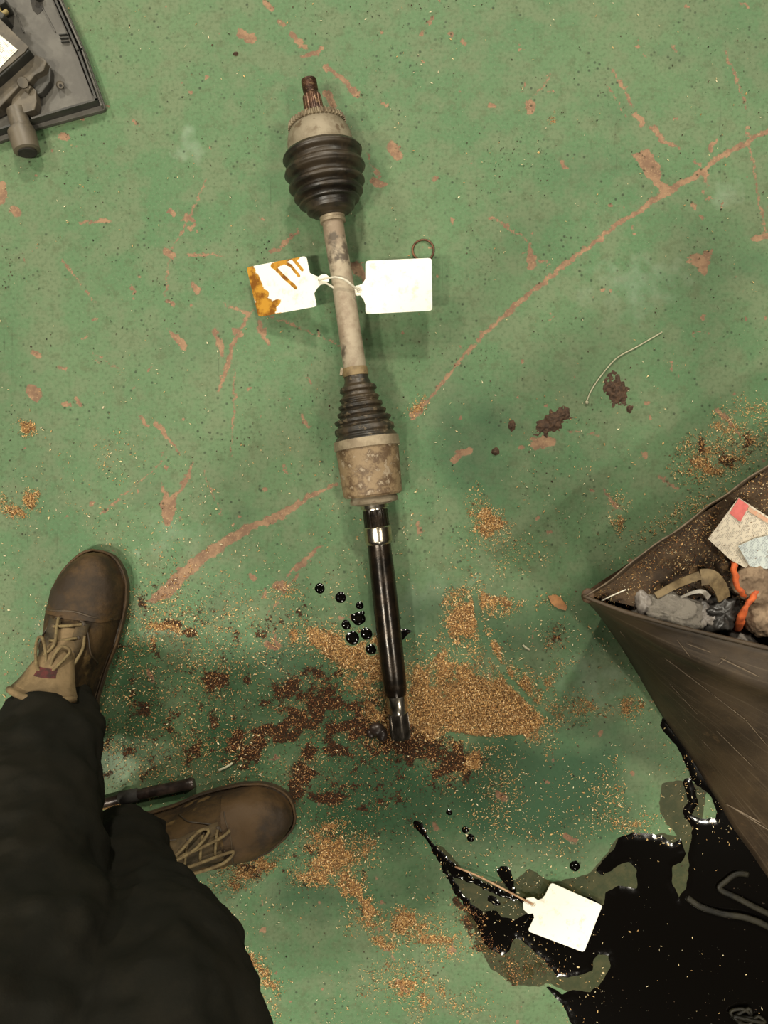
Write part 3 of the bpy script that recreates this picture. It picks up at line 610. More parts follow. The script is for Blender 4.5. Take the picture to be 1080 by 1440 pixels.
ob = rib(0, 0, [(213, 48.5), (216, 54), (220, 56.5), (223, 55), (227.5, 48), (232, 47.5), (238, 56.5), (241.5, 57.5), (245, 55), (250, 46), (253, 45.5), (259, 54), (262, 54), (266, 43), (268, 42), (273, 49.5), (276, 49), (279.5, 38), (281, 37), (284, 43), (286, 42.5), (287.5, 36), (289, 35.5), (291, 34.8), (296, 33.8), (300, 28), (303, 20), (306, 17.2)])
lathe('outer_boot', ob, M['rubber'], 64, auto=60, wob=.018)
lathe('boot_clamp', [(301.5, 14), (302, 17.6), (305, 17.9), (308, 17.2), (309, 18), (313, 18), (314, 14)], M['band'], 40)
lathe('axle_bar', [(306, 15), (330, 15), (400, 15.4), (460, 15.8), (531, 16.2)], M['shaft'], 40, wob=.01)
lathe('boot_clamp', [(517, 14), (517.3, 17.2), (523, 17.8), (529, 17.6), (529.5, 14)], M['strap'], 40)
mb = MB(SO); e = ax(524); mb.box(e + Vector((-.0205, .001, .001)), (.004, .011, .009), -.15); o = mb.build('clamp_ear', M['band'], shaft); o.location = (0, 0, 0)
ib = rib(0, 0, [(527, 16.6), (534, 17.2), (540, 19), (545, 25.5), (549, 26.5), (552, 22.5), (556, 23.5), (560, 28.5), (563, 27), (565.5, 25.5), (569, 31), (572, 31), (575, 28), (579, 34.5), (582, 34), (585, 31.5), (589.5, 40), (592, 39.5), (596, 36), (601, 42), (606, 42.5), (610, 40), (613, 42), (617, 44.8), (621, 45)])
lathe('inner_boot', ib, M['rubber2'], 64, auto=60, wob=.02)
lathe('band_clamp', [(617, 43), (617.3, 46.2), (630, 46.4), (630.6, 43)], M['band'], 64)
lathe('inner_joint_housing', [(626, 40), (629, 43.5), (635, 44), (660, 43), (685, 42), (694, 41.5), (697, 39), (697.6, 20)], M['housing'], 64, wob=.014)
# turned-down lip plate at the foot of the housing
lathe('end_plate', [(693, 20), (694, 30), (699, 33), (703, 34), (706.5, 33), (709, 24), (710, 18)], M['cast'], 40, wob=.09)
lathe('polished_collar', [(706, 17), (706.5, 19.5), (714, 20), (715, 17.5), (716.5, 17.3)], M['polish'], 40)
lathe('splined_neck', [(715, 16.2), (717, 17.5), (738, 17.8), (741, 18.2)], M['oiled'], 96, teeth=(4, .03))
lathe('bearing_seat', [(740, 18), (741.5, 19.4), (760, 19.6), (763, 18.6), (765, 17)], M['polish'], 48)
lathe('stub_shaft', [(762, 17), (768, 16.6), (774, 16.7), (800, 17.4), (850, 17.8), (900, 17.6), (945, 17), (968, 16.2), (974, 15.2), (978, 14)], M['oiled'], 48)
lathe('polished_collar', [(975, 13), (976.5, 14.0), (1001, 13.9), (1003, 13)], M['polish'], 48)
lathe('splined_tip', [(1001, 12.4), (1003, 14.0), (1031, 14.3), (1036, 13.9), (1038.5, 12.2), (1039, 5)], M['spline'], 176, teeth=(4, .07), auto=20)

# ------------------------------------------------------------------ tags
def build_tag(name, label, corners, zs, edge, tab, mat, group='white identification tags', stainf=None, curl=0.0):
    cw = [P(x, y, z) for (x, y), z in zip(corners, zs)]; o0 = sum(cw, Vector()) / 4
    # corners in order TL, TR, BR, BL ; local frame
    ux = ((cw[1] - cw[0]) + (cw[2] - cw[3])) / 2; uy = ((cw[3] - cw[0]) + (cw[2] - cw[1])) / 2
    n = uy.cross(ux).normalized(); n = n if n.z > 0 else -n
    rad = .055; poly = []
    C2 = [Vector((0, 0)), Vector((1, 0)), Vector((1, 1)), Vector((0, 1))]
    for i in range(4):
        a, b, c = C2[i - 1], C2[i], C2[(i + 1) % 4]; u = (a - b) * rad; v = (c - b) * rad
        for k in range(4):
            t = k / 3; poly.append((b + u) * (1 - t) ** 2 + b * 2 * t * (1 - t) + (b + v) * t * t)
        if i == edge: poly += [Vector(t) for t in tab]
    def W(p, h): return cw[0].lerp(cw[1], p.x).lerp(cw[3].lerp(cw[2], p.x), p.y) + n * (h + curl * (p.x - .5) ** 2)
    th = .0012
    import bmesh
    bm = bmesh.new(); vs = [bm.verts.new((p.x, p.y, 0)) for p in poly]
    from mathutils.geometry import tessellate_polygon
    for t_ in tessellate_polygon([[Vector((p.x, p.y, 0)) for p in poly]]): bm.faces.new([vs[k_] for k_ in t_])
    if stainf is not None:
        # finer surface so that the stain mask can follow it
        for k in range(40):
            co = -1 + k * .08
            for nr in ((1, 0, 0), (0, 1, 0)):
                bmesh.ops.bisect_plane(bm, geom=bm.verts[:] + bm.edges[:] + bm.faces[:], plane_co=(co + .013, co + .013, 0), plane_no=nr)
        for k in range(40):
            co = 0 + k * .025
            for nr in ((1, 0, 0), (0, 1, 0)):
                bmesh.ops.bisect_plane(bm, geom=bm.verts[:] + bm.edges[:] + bm.faces[:], plane_co=(co, co, 0), plane_no=nr)
    r = bmesh.ops.extrude_face_region(bm, geom=bm.faces[:]); top = [g for g in r['geom'] if isinstance(g, bmesh.types.BMVert)]
    for v in top: v.co.z = 1
    bmesh.ops.recalc_face_normals(bm, faces=bm.faces[:])
    L = bm.verts.layers.float.new('stain')
    for v in bm.verts:
        u, w = v.co.x, v.co.y
        if stainf is not None: v[L] = stainf(u, w)
        v.co = W(Vector((u, w)), v.co.z * th) - o0
    me = bpy.data.meshes.new(name); bm.to_mesh(me); bm.free()
    ob = empty(name, label, 'tag', group, loc=o0); pl = link('tag_plate', me, ob, mat)
    return ob, W, o0
def cord(parent, pts, r, mat, name='cord', k=6, n=8):
    mb = MB(parent.location); mb.tube(catmull(pts, k), r, n); o = mb.build(name, mat, parent, smooth=True); o.location = (0, 0, 0); return o
def ring_part(parent, c, r, rr, mat, name='eyelet', nrm=(0, 0, 1)):
    mb = MB(parent.location); c = Vector(c); a = Vector((1, 0, 0)); b = Vector((0, 1, 0))
    pts = [c + a * math.cos(t) * r + b * math.sin(t) * r for t in np.linspace(0, 2 * math.pi, 17)]
    mb.tube(pts, rr, 6, caps=False); o = mb.build(name, mat, parent, smooth=True); o.location = (0, 0, 0); return o
def stain1(u, v):
    p = np.array([[(347 + u * 90 + v * 15), (376 - u * 15 + v * 68)]])[0]
    def b(cx, cy, rx, ry, an=0):
        x, y = p[0] - cx, p[1] - cy; a = math.radians(an); uu = (x * math.cos(a) + y * math.sin(a)) / rx; vv = (-x * math.sin(a) + y * math.cos(a)) / ry
        return max(0, 1.25 - .75 * math.hypot(uu, vv))
    def st(pts, w):
        best = 9
        for (ax_, ay), (bx, by) in zip(pts[:-1], pts[1:]):
            dx, dy = bx - ax_, by - ay; t = max(0, min(1, ((p[0] - ax_) * dx + (p[1] - ay) * dy) / (dx * dx + dy * dy)))
            best = min(best, math.hypot(p[0] - ax_ - t * dx, p[1] - ay - t * dy))
        return max(0, 1.0 - .5 * best / w)
    return min(1, max(b(352, 385, 9, 14, 10), b(362, 405, 10, 22, -10), b(372, 432, 18, 16), b(363, 440, 12, 14), b(385, 428, 16, 5, -30), b(392, 442, 22, 4, -6),
                      st([(388, 374), (400, 370), (412, 362), (424, 362)], 4), st([(388, 374), (402, 388), (421, 404)], 2.6), st([(400, 368), (414, 374), (426, 388)], 2.2), st([(417, 364), (431, 380)], 2.2), b(372, 412, 8, 6)))
TL = [(1, .30), (1.06, .36), (1.10, .40), (1.16, .385), (1.22, .40), (1.245, .46), (1.22, .53), (1.16, .56), (1.10, .57), (1.05, .62), (1, .70)]
t1, W1, o1 = build_tag('identification_tag', 'white tag with ochre oil stains, left of the grey axle bar', [(347, 376), (431, 360), (446, 431), (364, 446)], [.022, .056, .052, .018], 1,
                       [(1, .34), (1.07, .40), (1.12, .44), (1.18, .41), (1.25, .42), (1.29, .48), (1.27, .56), (1.20, .60), (1.13, .60), (1.06, .66), (1, .74)], M['tag_stained'], stainf=stain1)
ring_part(t1, P(449, 396, .057), .0035, .0008, M['string'])
t2, W2, o2 = build_tag('identification_tag', 'clean blank white tag, right of the grey axle bar', [(514, 367), (607, 363), (608, 437), (514, 442)], [.060, .064, .060, .056], 3,
                       [(0, .82), (-.03, .72), (-.08, .64), (-.13, .645), (-.175, .60), (-.185, .52), (-.15, .46), (-.10, .45), (-.05, .43), (0, .34)], M['tag'])
ring_part(t2, P(504, 408, .062), .0035, .0008, M['string'])
cord(t2, [P(448, 394, .062), P(462, 391, .075), P(474, 390, .083), P(486, 394, .083), P(496, 402, .074), P(505, 408, .064)], .0016, M['string'])
cord(t1, [P(449, 397, .060), P(458, 398, .066), P(468, 404, .064), P(476, 410, .045)], .0016, M['string'])
t3, W3, o3 = build_tag('identification_tag', 'blank white tag lying in the black oil puddle', [(775, 1241), (847, 1273), (821, 1339), (742, 1309)], [.012, .010, .009, .012], 3,
                       [(0, .72), (-.05, .66), (-.12, .70), (-.22, .66), (-.28, .55), (-.26, .44), (-.16, .38), (-.07, .40), (-.02, .34), (0, .26)], M['tag'], curl=-.002)
cord(t3, [P(750, 1272, .0145), P(738, 1266, .015), P(700, 1246, .012), P(668, 1230, .009), P(640, 1219, .006)], .0016, M['oilwire'])
ring_part(t3, P(750, 1272, .013), .003, .0008, M['string'])

# ------------------------------------------------------------------ small things on the floor
mb = MB(P(595, 351, .002)); c = P(595, 352, .002)
mb.tube([c + Vector((math.cos(t) * .0165, math.sin(t) * .0165, .001 * math.sin(2 * t))) for t in np.linspace(-1.0, 5.0, 34)], .0017, 8)
tag(mb.build('wire_ring', M['wire'], smooth=True), 'rusty open wire ring beside the top right corner of the clean tag', 'ring')
mb = MB(P(870, 515, .001)); mb.tube(catmull([P(824, 567, .0015), P(832, 548, .002), P(848, 525, .003), P(868, 503, .003), P(897, 487, .002), P(931, 467, .0015)]), .0011, 6); mb.ball(P(825, 566, .0025), .003, 8, 5)
tag(mb.build('bent_wire', M['palewire'], smooth=True), 'thin pale curved wire on open floor right of centre', 'wire')
mb = MB(P(784, 847, .002)); mb.prism([tuple(P(x, y)[:2]) for x, y in ((770, 838), (781, 836), (788, 840), (797, 853), (795, 858), (785, 856), (775, 849))], .0005, .0038)
tag(mb.build('wood_chip', M['woodchip']), 'flat orange-brown wood chip left of the tray corner', 'wood chip')
mb = MB(P(317, 1078, .002)); mb.tube(catmull([P(307, 1083, .002), P(316, 1080, .003), P(327, 1073, .002)]), .0019, 6, flat=.5)
tag(mb.build('wood_sliver', M['palewire'], smooth=True), 'pale curved wood sliver above the right boot', 'wood chip', 'loose wood slivers')
mb = MB(P(740, 912, .002)); mb.tube(catmull([P(735, 907, .002), P(740, 911, .003), P(745, 914, .002)]), .0017, 6, flat=.5)
tag(mb.build('wood_sliver', M['palewire'], smooth=True), 'short pale wood sliver in the sawdust right of the shaft', 'wood chip', 'loose wood slivers')
mb = MB(P(548, 1032, .006)); cp = P(530, 1024, 0)
mb.ball(cp + Vector((0, 0, .006)), (.013, .011, .008), 10, 6); mb.ball(cp + Vector((.008, -.008, .006)), (.009, .012, .007), 10, 6); mb.ball(cp + Vector((-.009, -.007, .004)), (.008, .008, .005), 9, 5)
tag(mb.build('grease_lump', M['rod'], smooth=True), 'dark greasy lump beside the splined end of the shaft', 'grease')
rod = empty('metal_rod', 'greasy black metal rod behind the right boot heel', 'rod', loc=P(205, 1118, .01))
mb = MB(rod.location); mb.tube([P(118, 1136, .010), P(150, 1128, .010), P(172, 1122, .010)], .0075, 14); o = mb.build('rod_shank', M['rod'], rod, smooth=True, auto=40); o.location = (0, 0, 0)
mb = MB(rod.location); mb.tube([P(168, 1123, .011), P(171, 1122, .011), P(193, 1118, .011), P(195, 1117.5, .011)], [.009, .0105, .0105, .009], 14); o = mb.build('rod_sleeve', M['dark'], rod, auto=40); o.location = (0, 0, 0)
mb = MB(rod.location); mb.tube([P(193, 1118, .011), P(230, 1110, .011), P(262, 1103.5, .011), P(268, 1102, .011), P(273, 1101, .011)], [.0085, .0088, .0085, .0098, .0075], 14); o = mb.build('rod_grip', M['rod'], rod, auto=40); o.location = (0, 0, 0)
# things half sunk in the oil puddle
mb = MB(P(1030, 1270, .004)); mb.tube(catmull([P(966, 1262, .001), P(985, 1275, .004), P(1015, 1285, .006), P(1050, 1291, .008), P(1085, 1306, .009), P(1130, 1340, .006)]), .0050, 10, flat=.6)
tag(mb.build('oily_hose', M['oilhose'], smooth=True), 'lower oil-covered dark hose half sunk in the puddle', 'hose', 'oily hoses in the puddle')
mb = MB(P(1040, 1250, .004)); mb.tube(catmull([P(1052, 1230, .002), P(1036, 1229, .004), P(1020, 1240, .004), P(1012, 1250, .004), P(1035, 1262, .006), P(1062, 1276, .008), P(1095, 1292, .007), P(1130, 1310, .006)]), .0045, 10, flat=.6)
tag(mb.build('oily_hose', M['oilhose'], smooth=True), 'upper oil-covered dark hose with a hooked end in the puddle', 'hose', 'oily hoses in the puddle')
mb = MB(P(1045, 1428, .004)); q = np.random.RandomState(3)
pt = [P(1020 + q.uniform(0, 55), 1418 + q.uniform(0, 30), .004 + q.uniform(0, .006)) for _ in range(14)]; mb.tube(catmull(pt, 5), .0028, 6)
tag(mb.build('wire_tangle', M['oilhose'], smooth=True), 'tangle of oily wire in the puddle at the bottom edge', 'wire')

# ------------------------------------------------------------------ black plastic panel with actuator, top left
pan = empty('moulded_cover', 'grey-black moulded plastic panel lying face down in the top left corner', 'car part', loc=P(60, 80, 0))
def ppoly(pts, z): return [tuple(P(x, y, z)[:2]) for x, y in pts]
def pbuild(mb, name, mat, parent, **kw):
    o = mb.build(name, mat, parent, **kw); o.location = (0, 0, 0); return o
Lp = pan.location
mb = MB(Lp); mb.prism(ppoly([(-180, -200), (12, -200), (87, -2), (120, 72), (149, 152), (146, 156), (46, 183), (0, 200), (-180, 250)], .006), .002, .008); pbuild(mb, 'rim_flange', M['plastic'], pan)
def wall(pts, z0, z1, th, name, mat):
    mb = MB(Lp)
    for a, b in zip(pts[:-1], pts[1:]):
        A = P(a[0], a[1], (z0 + z1) / 2); B = P(b[0], b[1], (z0 + z1) / 2); d = B - A
        mb.box((A + B) / 2, (d.length + th, th, z1 - z0), math.atan2(d.y, d.x))
    return pbuild(mb, name, mat, pan)
mb = MB(Lp); mb.prism(ppoly([(-180, -200), (0, -200), (76, 2), (108, 76), (130, 134), (136, 140), (44, 168), (0, 182), (-180, 232)], .01), .008, .012); pbuild(mb, 'panel_floor', M['plastic'], pan)
wall([(-2, -200), (80, 2), (113, 76), (138, 144), (46, 171), (0, 186), (-180, 236)], .006, .024, .003, 'raised_rim', M['plastic_dk'])
wall([(8, -200), (84, -2), (117, 72), (144, 150)], .006, .018, .0025, 'outer_rim', M['plastic'])
mb = MB(Lp); c = P(85, 120, .02)
mb.tube([P(85, 120, .010), P(85, 120, .016), P(85, 120, .024)], [.0065, .0048, .0045], 16, caps=True); pbuild(mb, 'screw_boss', M['plastic_br'], pan, auto=40)
mb = MB(Lp); mb.tube([P(85, 120, .0235), P(85, 120, .0246)], [.0022, .0022], 10); pbuild(mb, 'screw_hole', M['dark'], pan)  # dark disc standing in for the shade inside the hole
mb = MB(Lp); mb.prism(ppoly([(42, -4), (58, -4), (62, 13), (53, 21), (46, 14)], .012), .0118, .0126); pbuild(mb, 'opening', M['dark'], pan)  # thin dark patch in place of the shade in the opening
mb = MB(Lp); mb.tube([P(57, -2, .012), P(50, -4, .022)], [.006, .004], 10); pbuild(mb, 'clip', M['plastic_dk'], pan)
mb = MB(Lp)
for k in range(3): mb.box(P(89 + k * 1.5, 49 + k * 5, .0145), (.012, .0014, .005), .1)
pbuild(mb, 'locating_ribs', M['plastic_dk'], pan)
for x0, y0, x1, y1 in ((60, 12, 78, 45), (20, 10, 34, 46)):
    mb = MB(Lp); A = P(x0, y0, .013); B = P(x1, y1, .013); d = B - A; mb.box((A + B) / 2, (d.length, .0012, .002), math.atan2(d.y, d.x)); pbuild(mb, 'moulded_line', M['plastic'], pan)

act = empty('actuator_unit', 'black box unit with a cream label sitting on the plastic panel', 'car part', loc=P(20, 110, .012))
La = act.location
def abuild(mb, name, mat, **kw):
    o = mb.build(name, mat, act, **kw); o.location = (0, 0, 0); return o
import bmesh
def bevel(o, w=.0015, seg=2):
    md = o.modifiers.new('bevel', 'BEVEL'); md.width = w; md.segments = seg; md.limit_method = 'ANGLE'; return o
mb = MB(La); mb.prism(ppoly([(-90, 10), (-5, 18), (2, 28), (42, 70), (0, 108), (-60, 160)], .055), .014, .055); bevel(abuild(mb, 'housing_box', M['plastic_dk']), .002)
mb = MB(La); mb.prism(ppoly([(-70, 20), (-3, 24), (40, 66), (35, 73), (-3, 105), (-60, 150)], .057), .054, .0575); abuild(mb, 'lid', M['plastic_br'])
me = bpy.data.meshes.new('label'); lp = [P(-40, 25, .0584), P(0, 49, .0584), P(25, 70, .0584), P(0, 95, .0584), P(-40, 130, .0584)]
me.from_pydata([tuple(p - La) for p in lp], [], [(4, 3, 2, 1, 0)]); uvl = me.uv_layers.new(); 
for li, l in enumerate(me.loops):
    p = lp[l.vertex_index]; q_ = Vector((p.x * .7 + p.y * .7, -p.x * .7 + p.y * .7)); uvl.data[li].uv = (q_.x * 12, q_.y * 12)
lo = link('label', me, act, M['label']); tag(lo, 'cream printed label')
sm = lo.modifiers.new('s', 'SOLIDIFY'); sm.thickness = .0004
mb = MB(La); mb.prism(ppoly([(30, 75), (44, 76), (62, 82), (66, 88), (62, 100), (50, 106), (42, 116), (28, 122), (0, 152), (-40, 175), (-30, 130), (0, 118)], .036), .016, .038); bevel(abuild(mb, 'bracket', M['plastic_br']), .0015)
mb = MB(La); mb.prism(ppoly([(48, 96), (66, 90), (73, 98), (72, 116), (60, 132), (46, 138), (30, 136), (36, 118)], .022), .013, .026); bevel(abuild(mb, 'gear_cover', M['plastic_dk']), .002)
mb = MB(La); mb.tube([P(32, 116, .036), P(32, 116, .044)], [.0085, .0075], 14); mb.tube([P(38, 124, .03), P(44, 128, .03)], [.006, .006], 10); abuild(mb, 'pivot_pin', M['plastic_br'], auto=40)
mb = MB(La); mb.prism(ppoly([(22, 122), (40, 120), (52, 128), (53, 145), (50, 156), (30, 162), (14, 166)], .026), .014, .03); bevel(abuild(mb, 'connector_housing', M['plastic_br']), .0015)
mb = MB(La); mb.tube([P(23, 155, .022), P(30, 178, .022), P(32, 186, .022)], [.015, .015, .017], 20); mb.tube([P(29, 183, .022), P(31, 188, .022), P(38, 212, .022), P(38.5, 214, .022)], [.0195, .0205, .0195, .0165], 24); abuild(mb, 'round_spigot', M['plastic_br'], auto=35)
mb = MB(La); mb.tube([P(38.3, 213.5, .022), P(38.8, 216, .022)], [.014, .014], 20); abuild(mb, 'spigot_bore', M['dark'], auto=35)  # dark plug painted as the shade inside the bore
mb = MB(La); mb.box(P(2, 8, .028), (.02, .02, .03), .5); mb.box(P(0, 26, .035), (.028, .012, .03), -.6); bevel(abuild(mb, 'mounting_lug', M['plastic_dk']), .002)
mb = MB(La); mb.tube(catmull([P(-4, 10, .04), P(2, 20, .044), P(10, 16, .04)]), .004, 8); abuild(mb, 'yellow_seal', mottled('ochre_seal', (.30, .23, .08), (.2, .15, .06), 60, .6), smooth=True)

# ------------------------------------------------------------------ tilted tray with waste
RZ = .20
Cc = P(819, 838, RZ); Bc = P(1400, 985, RZ); Ac = P(1420, 428, RZ); Dc = Vector((1.02, .02, RZ))
cb = P(848, 868, 0); cb2 = Vector((.62, -.615, 0)); db = Vector((1.05, -.55, 0)); ab = Vector((.72, .12, 0))
tray = empty('scrap_tray', 'grimy brown sheet metal tray of waste with its corner toward the shaft', 'tray', loc=Vector((.6, -.15, 0)))
Lt = tray.location
def sheet(name, rows, mat, parent, org, th=.003, jit=.0, smooth=True):
    """rows: list of polylines with equal counts"""
    nr, nc = len(rows), len(rows[0]); vs = [tuple(Vector(p) - org) for r in rows for p in r]
    fs = [(i * nc + j, i * nc + j + 1, (i + 1) * nc + j + 1, (i + 1) * nc + j) for i in range(nr - 1) for j in range(nc - 1)]
    me = bpy.data.meshes.new(name); me.from_pydata(vs, [], fs); uv = me.uv_layers.new()
    for l in me.loops:
        i, j = divmod(l.vertex_index, nc); uv.data[l.index].uv = (i / (nr - 1), j / (nc - 1))
    me.polygons.foreach_set('use_smooth', [smooth] * len(fs)); o = link(name, me, parent, mat)
    s = o.modifiers.new('s', 'SOLIDIFY'); s.thickness = .0016 if name == 'back_panel' else th; s.offset = 0; return o
def polyl(pts, n):
    pts = [Vector(p) for p in pts]; L = [0]
    for a, b in zip(pts[:-1], pts[1:]): L.append(L[-1] + (b - a).length)
    out = []
    for k in range(n):
        s = L[-1] * k / (n - 1)
        i = max(j for j in range(len(L)) if L[j] <= s + 1e-9); i = min(i, len(pts) - 2)
        out.append(pts[i].lerp(pts[i + 1], (s - L[i]) / (L[i + 1] - L[i])))
    return out
def nz(p, s, a): return Vector((mnoise.noise(p * s), mnoise.noise(p * s + Vector((9, 3, 1))), mnoise.noise(p * s + Vector((2, 8, 5))))) * a
NC = 60
base = polyl([cb, P(872, 905, 0), P(900, 952, 0), P(935, 1012, 0), P(985, 1087, 0), P(1030, 1160, 0), P(1082, 1236, 0), cb2 + Vector((.04, -.06, 0))], NC)
rim = polyl([Cc, P(850, 850, RZ), P(880, 861, RZ), P(940, 878, RZ), P(1010, 895, RZ), P(1082, 912, RZ), Bc], NC)
rows = []
NR = 26
for i in range(NR):
    t = i / (NR - 1); r = []
    for j in range(NC):
        p = base[j].lerp(rim[j], t); s = j / (NC - 1)
        bulge = math.sin(math.pi * t) * .022 * min(1, s * 4) + (.014 * math.exp(-((t - .84) / .07) ** 2)) * min(1, s * 3)
        p += Vector((-.45, -.55, .7)) * bulge + nz(p, 14, .0022)
        r.append(p)
    rows.append(r)
sheet('side_panel', rows, M['tin'], tray, Lt); rows_first = rows
rows = []
base2 = polyl([cb, ab], NC); rim2 = polyl([Cc, P(900, 782, RZ), P(940, 752, RZ), P(1000, 708, RZ), P(1080, 655, RZ), Ac], NC)
for i in range(14):
    t = i / 13; rows.append([base2[j].lerp(rim2[j], t) + nz(base2[j].lerp(rim2[j], t), 22, .0025 + .003 * (t > .9)) for j in range(NC)])
sheet('back_panel', rows, M['tin'], tray, Lt)
q2 = polyl([db, Dc], NR)
sheet('end_panel', [[rows_first[i][-1].lerp(q2[i], j / 11) for j in range(12)] for i in range(NR)], M['tin'], tray, Lt)
q1 = polyl([db, ab], 12); q2 = polyl([Dc, Ac], 12); sheet('end_panel', [[q1[j].lerp(q2[j], i / 6) for j in range(12)] for i in range(7)], M['tin'], tray, Lt)
mb = MB(Lt); mb.prism([tuple(v[:2]) for v in (cb + Vector((.01, 0, 0)), cb2 + Vector((.04, -.05, 0)), db, ab)], .001, .004); pbuild(mb, 'tray_bottom', M['tin'], tray)
# rolled lips
mb = MB(Lt); mb.tube([r + Vector((0, 0, .001)) for r in rim], [.0032 + .0012 * mnoise.noise(p * 30) for p in rim], 8); pbuild(mb, 'rolled_lip', M['tin'], tray, smooth=True)
mb = MB(Lt); rr2 = [p + nz(p, 22, .0055) for p in rim2]; mb.tube(rr2, [.0010 + .0006 * mnoise.noise(p * 90) for p in rr2], 6); pbuild(mb, 'torn_lip', M['scratch'], tray, smooth=True)
mb = MB(Lt); mb.ball(Cc + Vector((.008, .0, -.003)), (.009, .010, .004), 14, 8); pbuild(mb, 'worn_corner', mottled('worn_corner', (.12, .07, .036), (.06, .034, .018), 60, .7), tray, smooth=True)
# bright scratches lying on the side panel
def panel_pt(px, py):
    best = None
    for r in rows_side:
        for p in r:
            s = F / (H - p.z); d = (540 + p.x * s - px) ** 2 + (720 - p.y * s - py) ** 2
            if best is None or d < best[0]: best = (d, p)
    return best[1]
def side_at(px, py):
    # intersect the pixel ray with the warped panel by search over (s, t)
    bs = None
    for j in range(0, NC - 1):
        for i in range(0, NR - 1):
            p = rows_side[i][j]; s = F / (H - p.z); d = (540 + p.x * s - px) ** 2 + (720 - p.y * s - py) ** 2
            if bs is None or d < bs[0]: bs = (d, p)
    z = bs[1].z; return P(px, py, z + .0042)
rows_side = []
for i in range(NR):
    t = i / (NR - 1); r = []
    for j in range(NC):
        p = base[j].lerp(rim[j], t); s = j / (NC - 1)
        bulge = math.sin(math.pi * t) * .022 * min(1, s * 4) + (.014 * math.exp(-((t - .84) / .07) ** 2)) * min(1, s * 3)
        p += Vector((-.45, -.55, .7)) * bulge + nz(p, 14, .0022); r.append(p)
    rows_side.append(r)
for x0, y0, x1, y1, w in ((872, 888, 915, 940, 1.0), (925, 918, 1000, 975, 1.1), (1000, 975, 1048, 1012, .9), (952, 900, 984, 942, .9), (940, 960, 982, 1006, .7), (1012, 925, 1068, 952, 1.3), (960, 1010, 1000, 1055, .6), (1020, 1130, 1075, 1160, 2.2), (1030, 1136, 1085, 1170, 1.4), (1010, 935, 1022, 925, .6), (1048, 1012, 1080, 1050, .8), (965, 905, 1000, 918, 1.2), (1000, 1020, 1060, 1080, .6)):
    mb = MB(Lt); k = 7; pts = [side_at(x0 + (x1 - x0) * i / k, y0 + (y1 - y0) * i / k) for i in range(k + 1)]
    for i in range(1, k): pts[i].z = (pts[i - 1].z + pts[i + 1].z + pts[i].z) / 3
    pts = [P(x0 + (x1 - x0) * i / k + mnoise.noise(Vector((x0, i, 0))) * 1.2, y0 + (y1 - y0) * i / k, p.z) for i, p in enumerate(pts)]
    mb.tube(catmull(pts, 3), [w * .0007 * (math.sin(math.pi * (i + .6) / (3 * k + 1.4)) ** .5) for i in range(3 * k + 1)], 6, flat=.5); pbuild(mb, 'scratch', M['scratch'], tray, smooth=True)
# waste bed
nrm = Vector((-(Ac - Cc).y, (Ac - Cc).x, 0)).normalized()
def bed_z(x, y):
    d = -((x - Cc.x) * nrm.x + (y - Cc.y) * nrm.y)
    return max(.055, RZ - .012 - .42 * max(0, d)) + .010 * mnoise.noise(Vector((x * 16, y * 16, 3))) + .004 * mnoise.noise(Vector((x * 60, y * 60, 1))) 
def BP(px, py, up=0.0):
    z = .15
    for _ in range(14):
        p = P(px, py, z); z = .5 * z + .5 * (bed_z(p.x, p.y) + up)
    return P(px, py, z)
nb = 110; vs = []; fs = []
for i in range(nb):
    for j in range(nb):
        s = i / (nb - 1); t = j / (nb - 1); A = Cc.lerp(Ac, s); B = Cc.lerp(Bc, s); p = A.lerp(B, t); ins = (Bc.lerp(Ac, .5) - p).normalized() * .004 * (1 if s < .97 else 0)
        x, y = p.x + ins.x, p.y + ins.y; vs.append((x - Lt.x, y - Lt.y, min(bed_z(x, y), RZ - .004) - Lt.z))
fs = [(i * nb + j, i * nb + j + 1, (i + 1) * nb + j + 1, (i + 1) * nb + j) for i in range(nb - 1) for j in range(nb - 1)]
me = bpy.data.meshes.new('dirt_bed'); me.from_pydata(vs, [], fs); me.polygons.foreach_set('use_smooth', [True] * len(fs)); link('dirt_bed', me, tray, M['traybed'])
me.flip_normals()
vs = []; nb2 = 24
for i in range(nb2):
    for j in range(nb2):
        p = (Ac.lerp(Bc, j / (nb2 - 1))).lerp(Dc, i / (nb2 - 1)); p = p + (Vector((.86, -.02, 0)) - Vector((p.x, p.y, 0))) * .01 * (i > 0); vs.append((p.x - Lt.x, p.y - Lt.y, bed_z(p.x, p.y) * .98 if i else min(bed_z(p.x, p.y), RZ - .004)))
me2 = bpy.data.meshes.new('dirt_bed'); me2.from_pydata(vs, [], [(i * nb2 + j, (i + 1) * nb2 + j, (i + 1) * nb2 + j + 1, i * nb2 + j + 1) for i in range(nb2 - 1) for j in range(nb2 - 1)]); me2.polygons.foreach_set('use_smooth', [True] * len(me2.polygons)); link('dirt_bed', me2, tray, M['traybed'])
# grains in the tray
rs = np.random.RandomState(21); gp = []; gz = []
while len(gp) < 3200:
    x = rs.uniform(815, 1085); y = rs.uniform(650, 905)
    if y > 838 - (x - 819) * .70 + 3 and y < 845 + (x - 819) * .25 and rs.rand() < (1.0 if y < 800 and x < 1000 else .45) * (.25 + 1.2 * vnoise(np.array(x / 30.), np.array(y / 30.), 1.0)):
        p = BP(x, y); gp.append((p.x, p.y)); gz.append(p.z)
flakes('tray_sawdust', np.array(gp), np.array(gz), GOLD + PALE[:2] + RED, .0014, .0036, M['dust'], 31, label='gold and brown sawdust grains strewn inside the tilted tray', cat='sawdust')

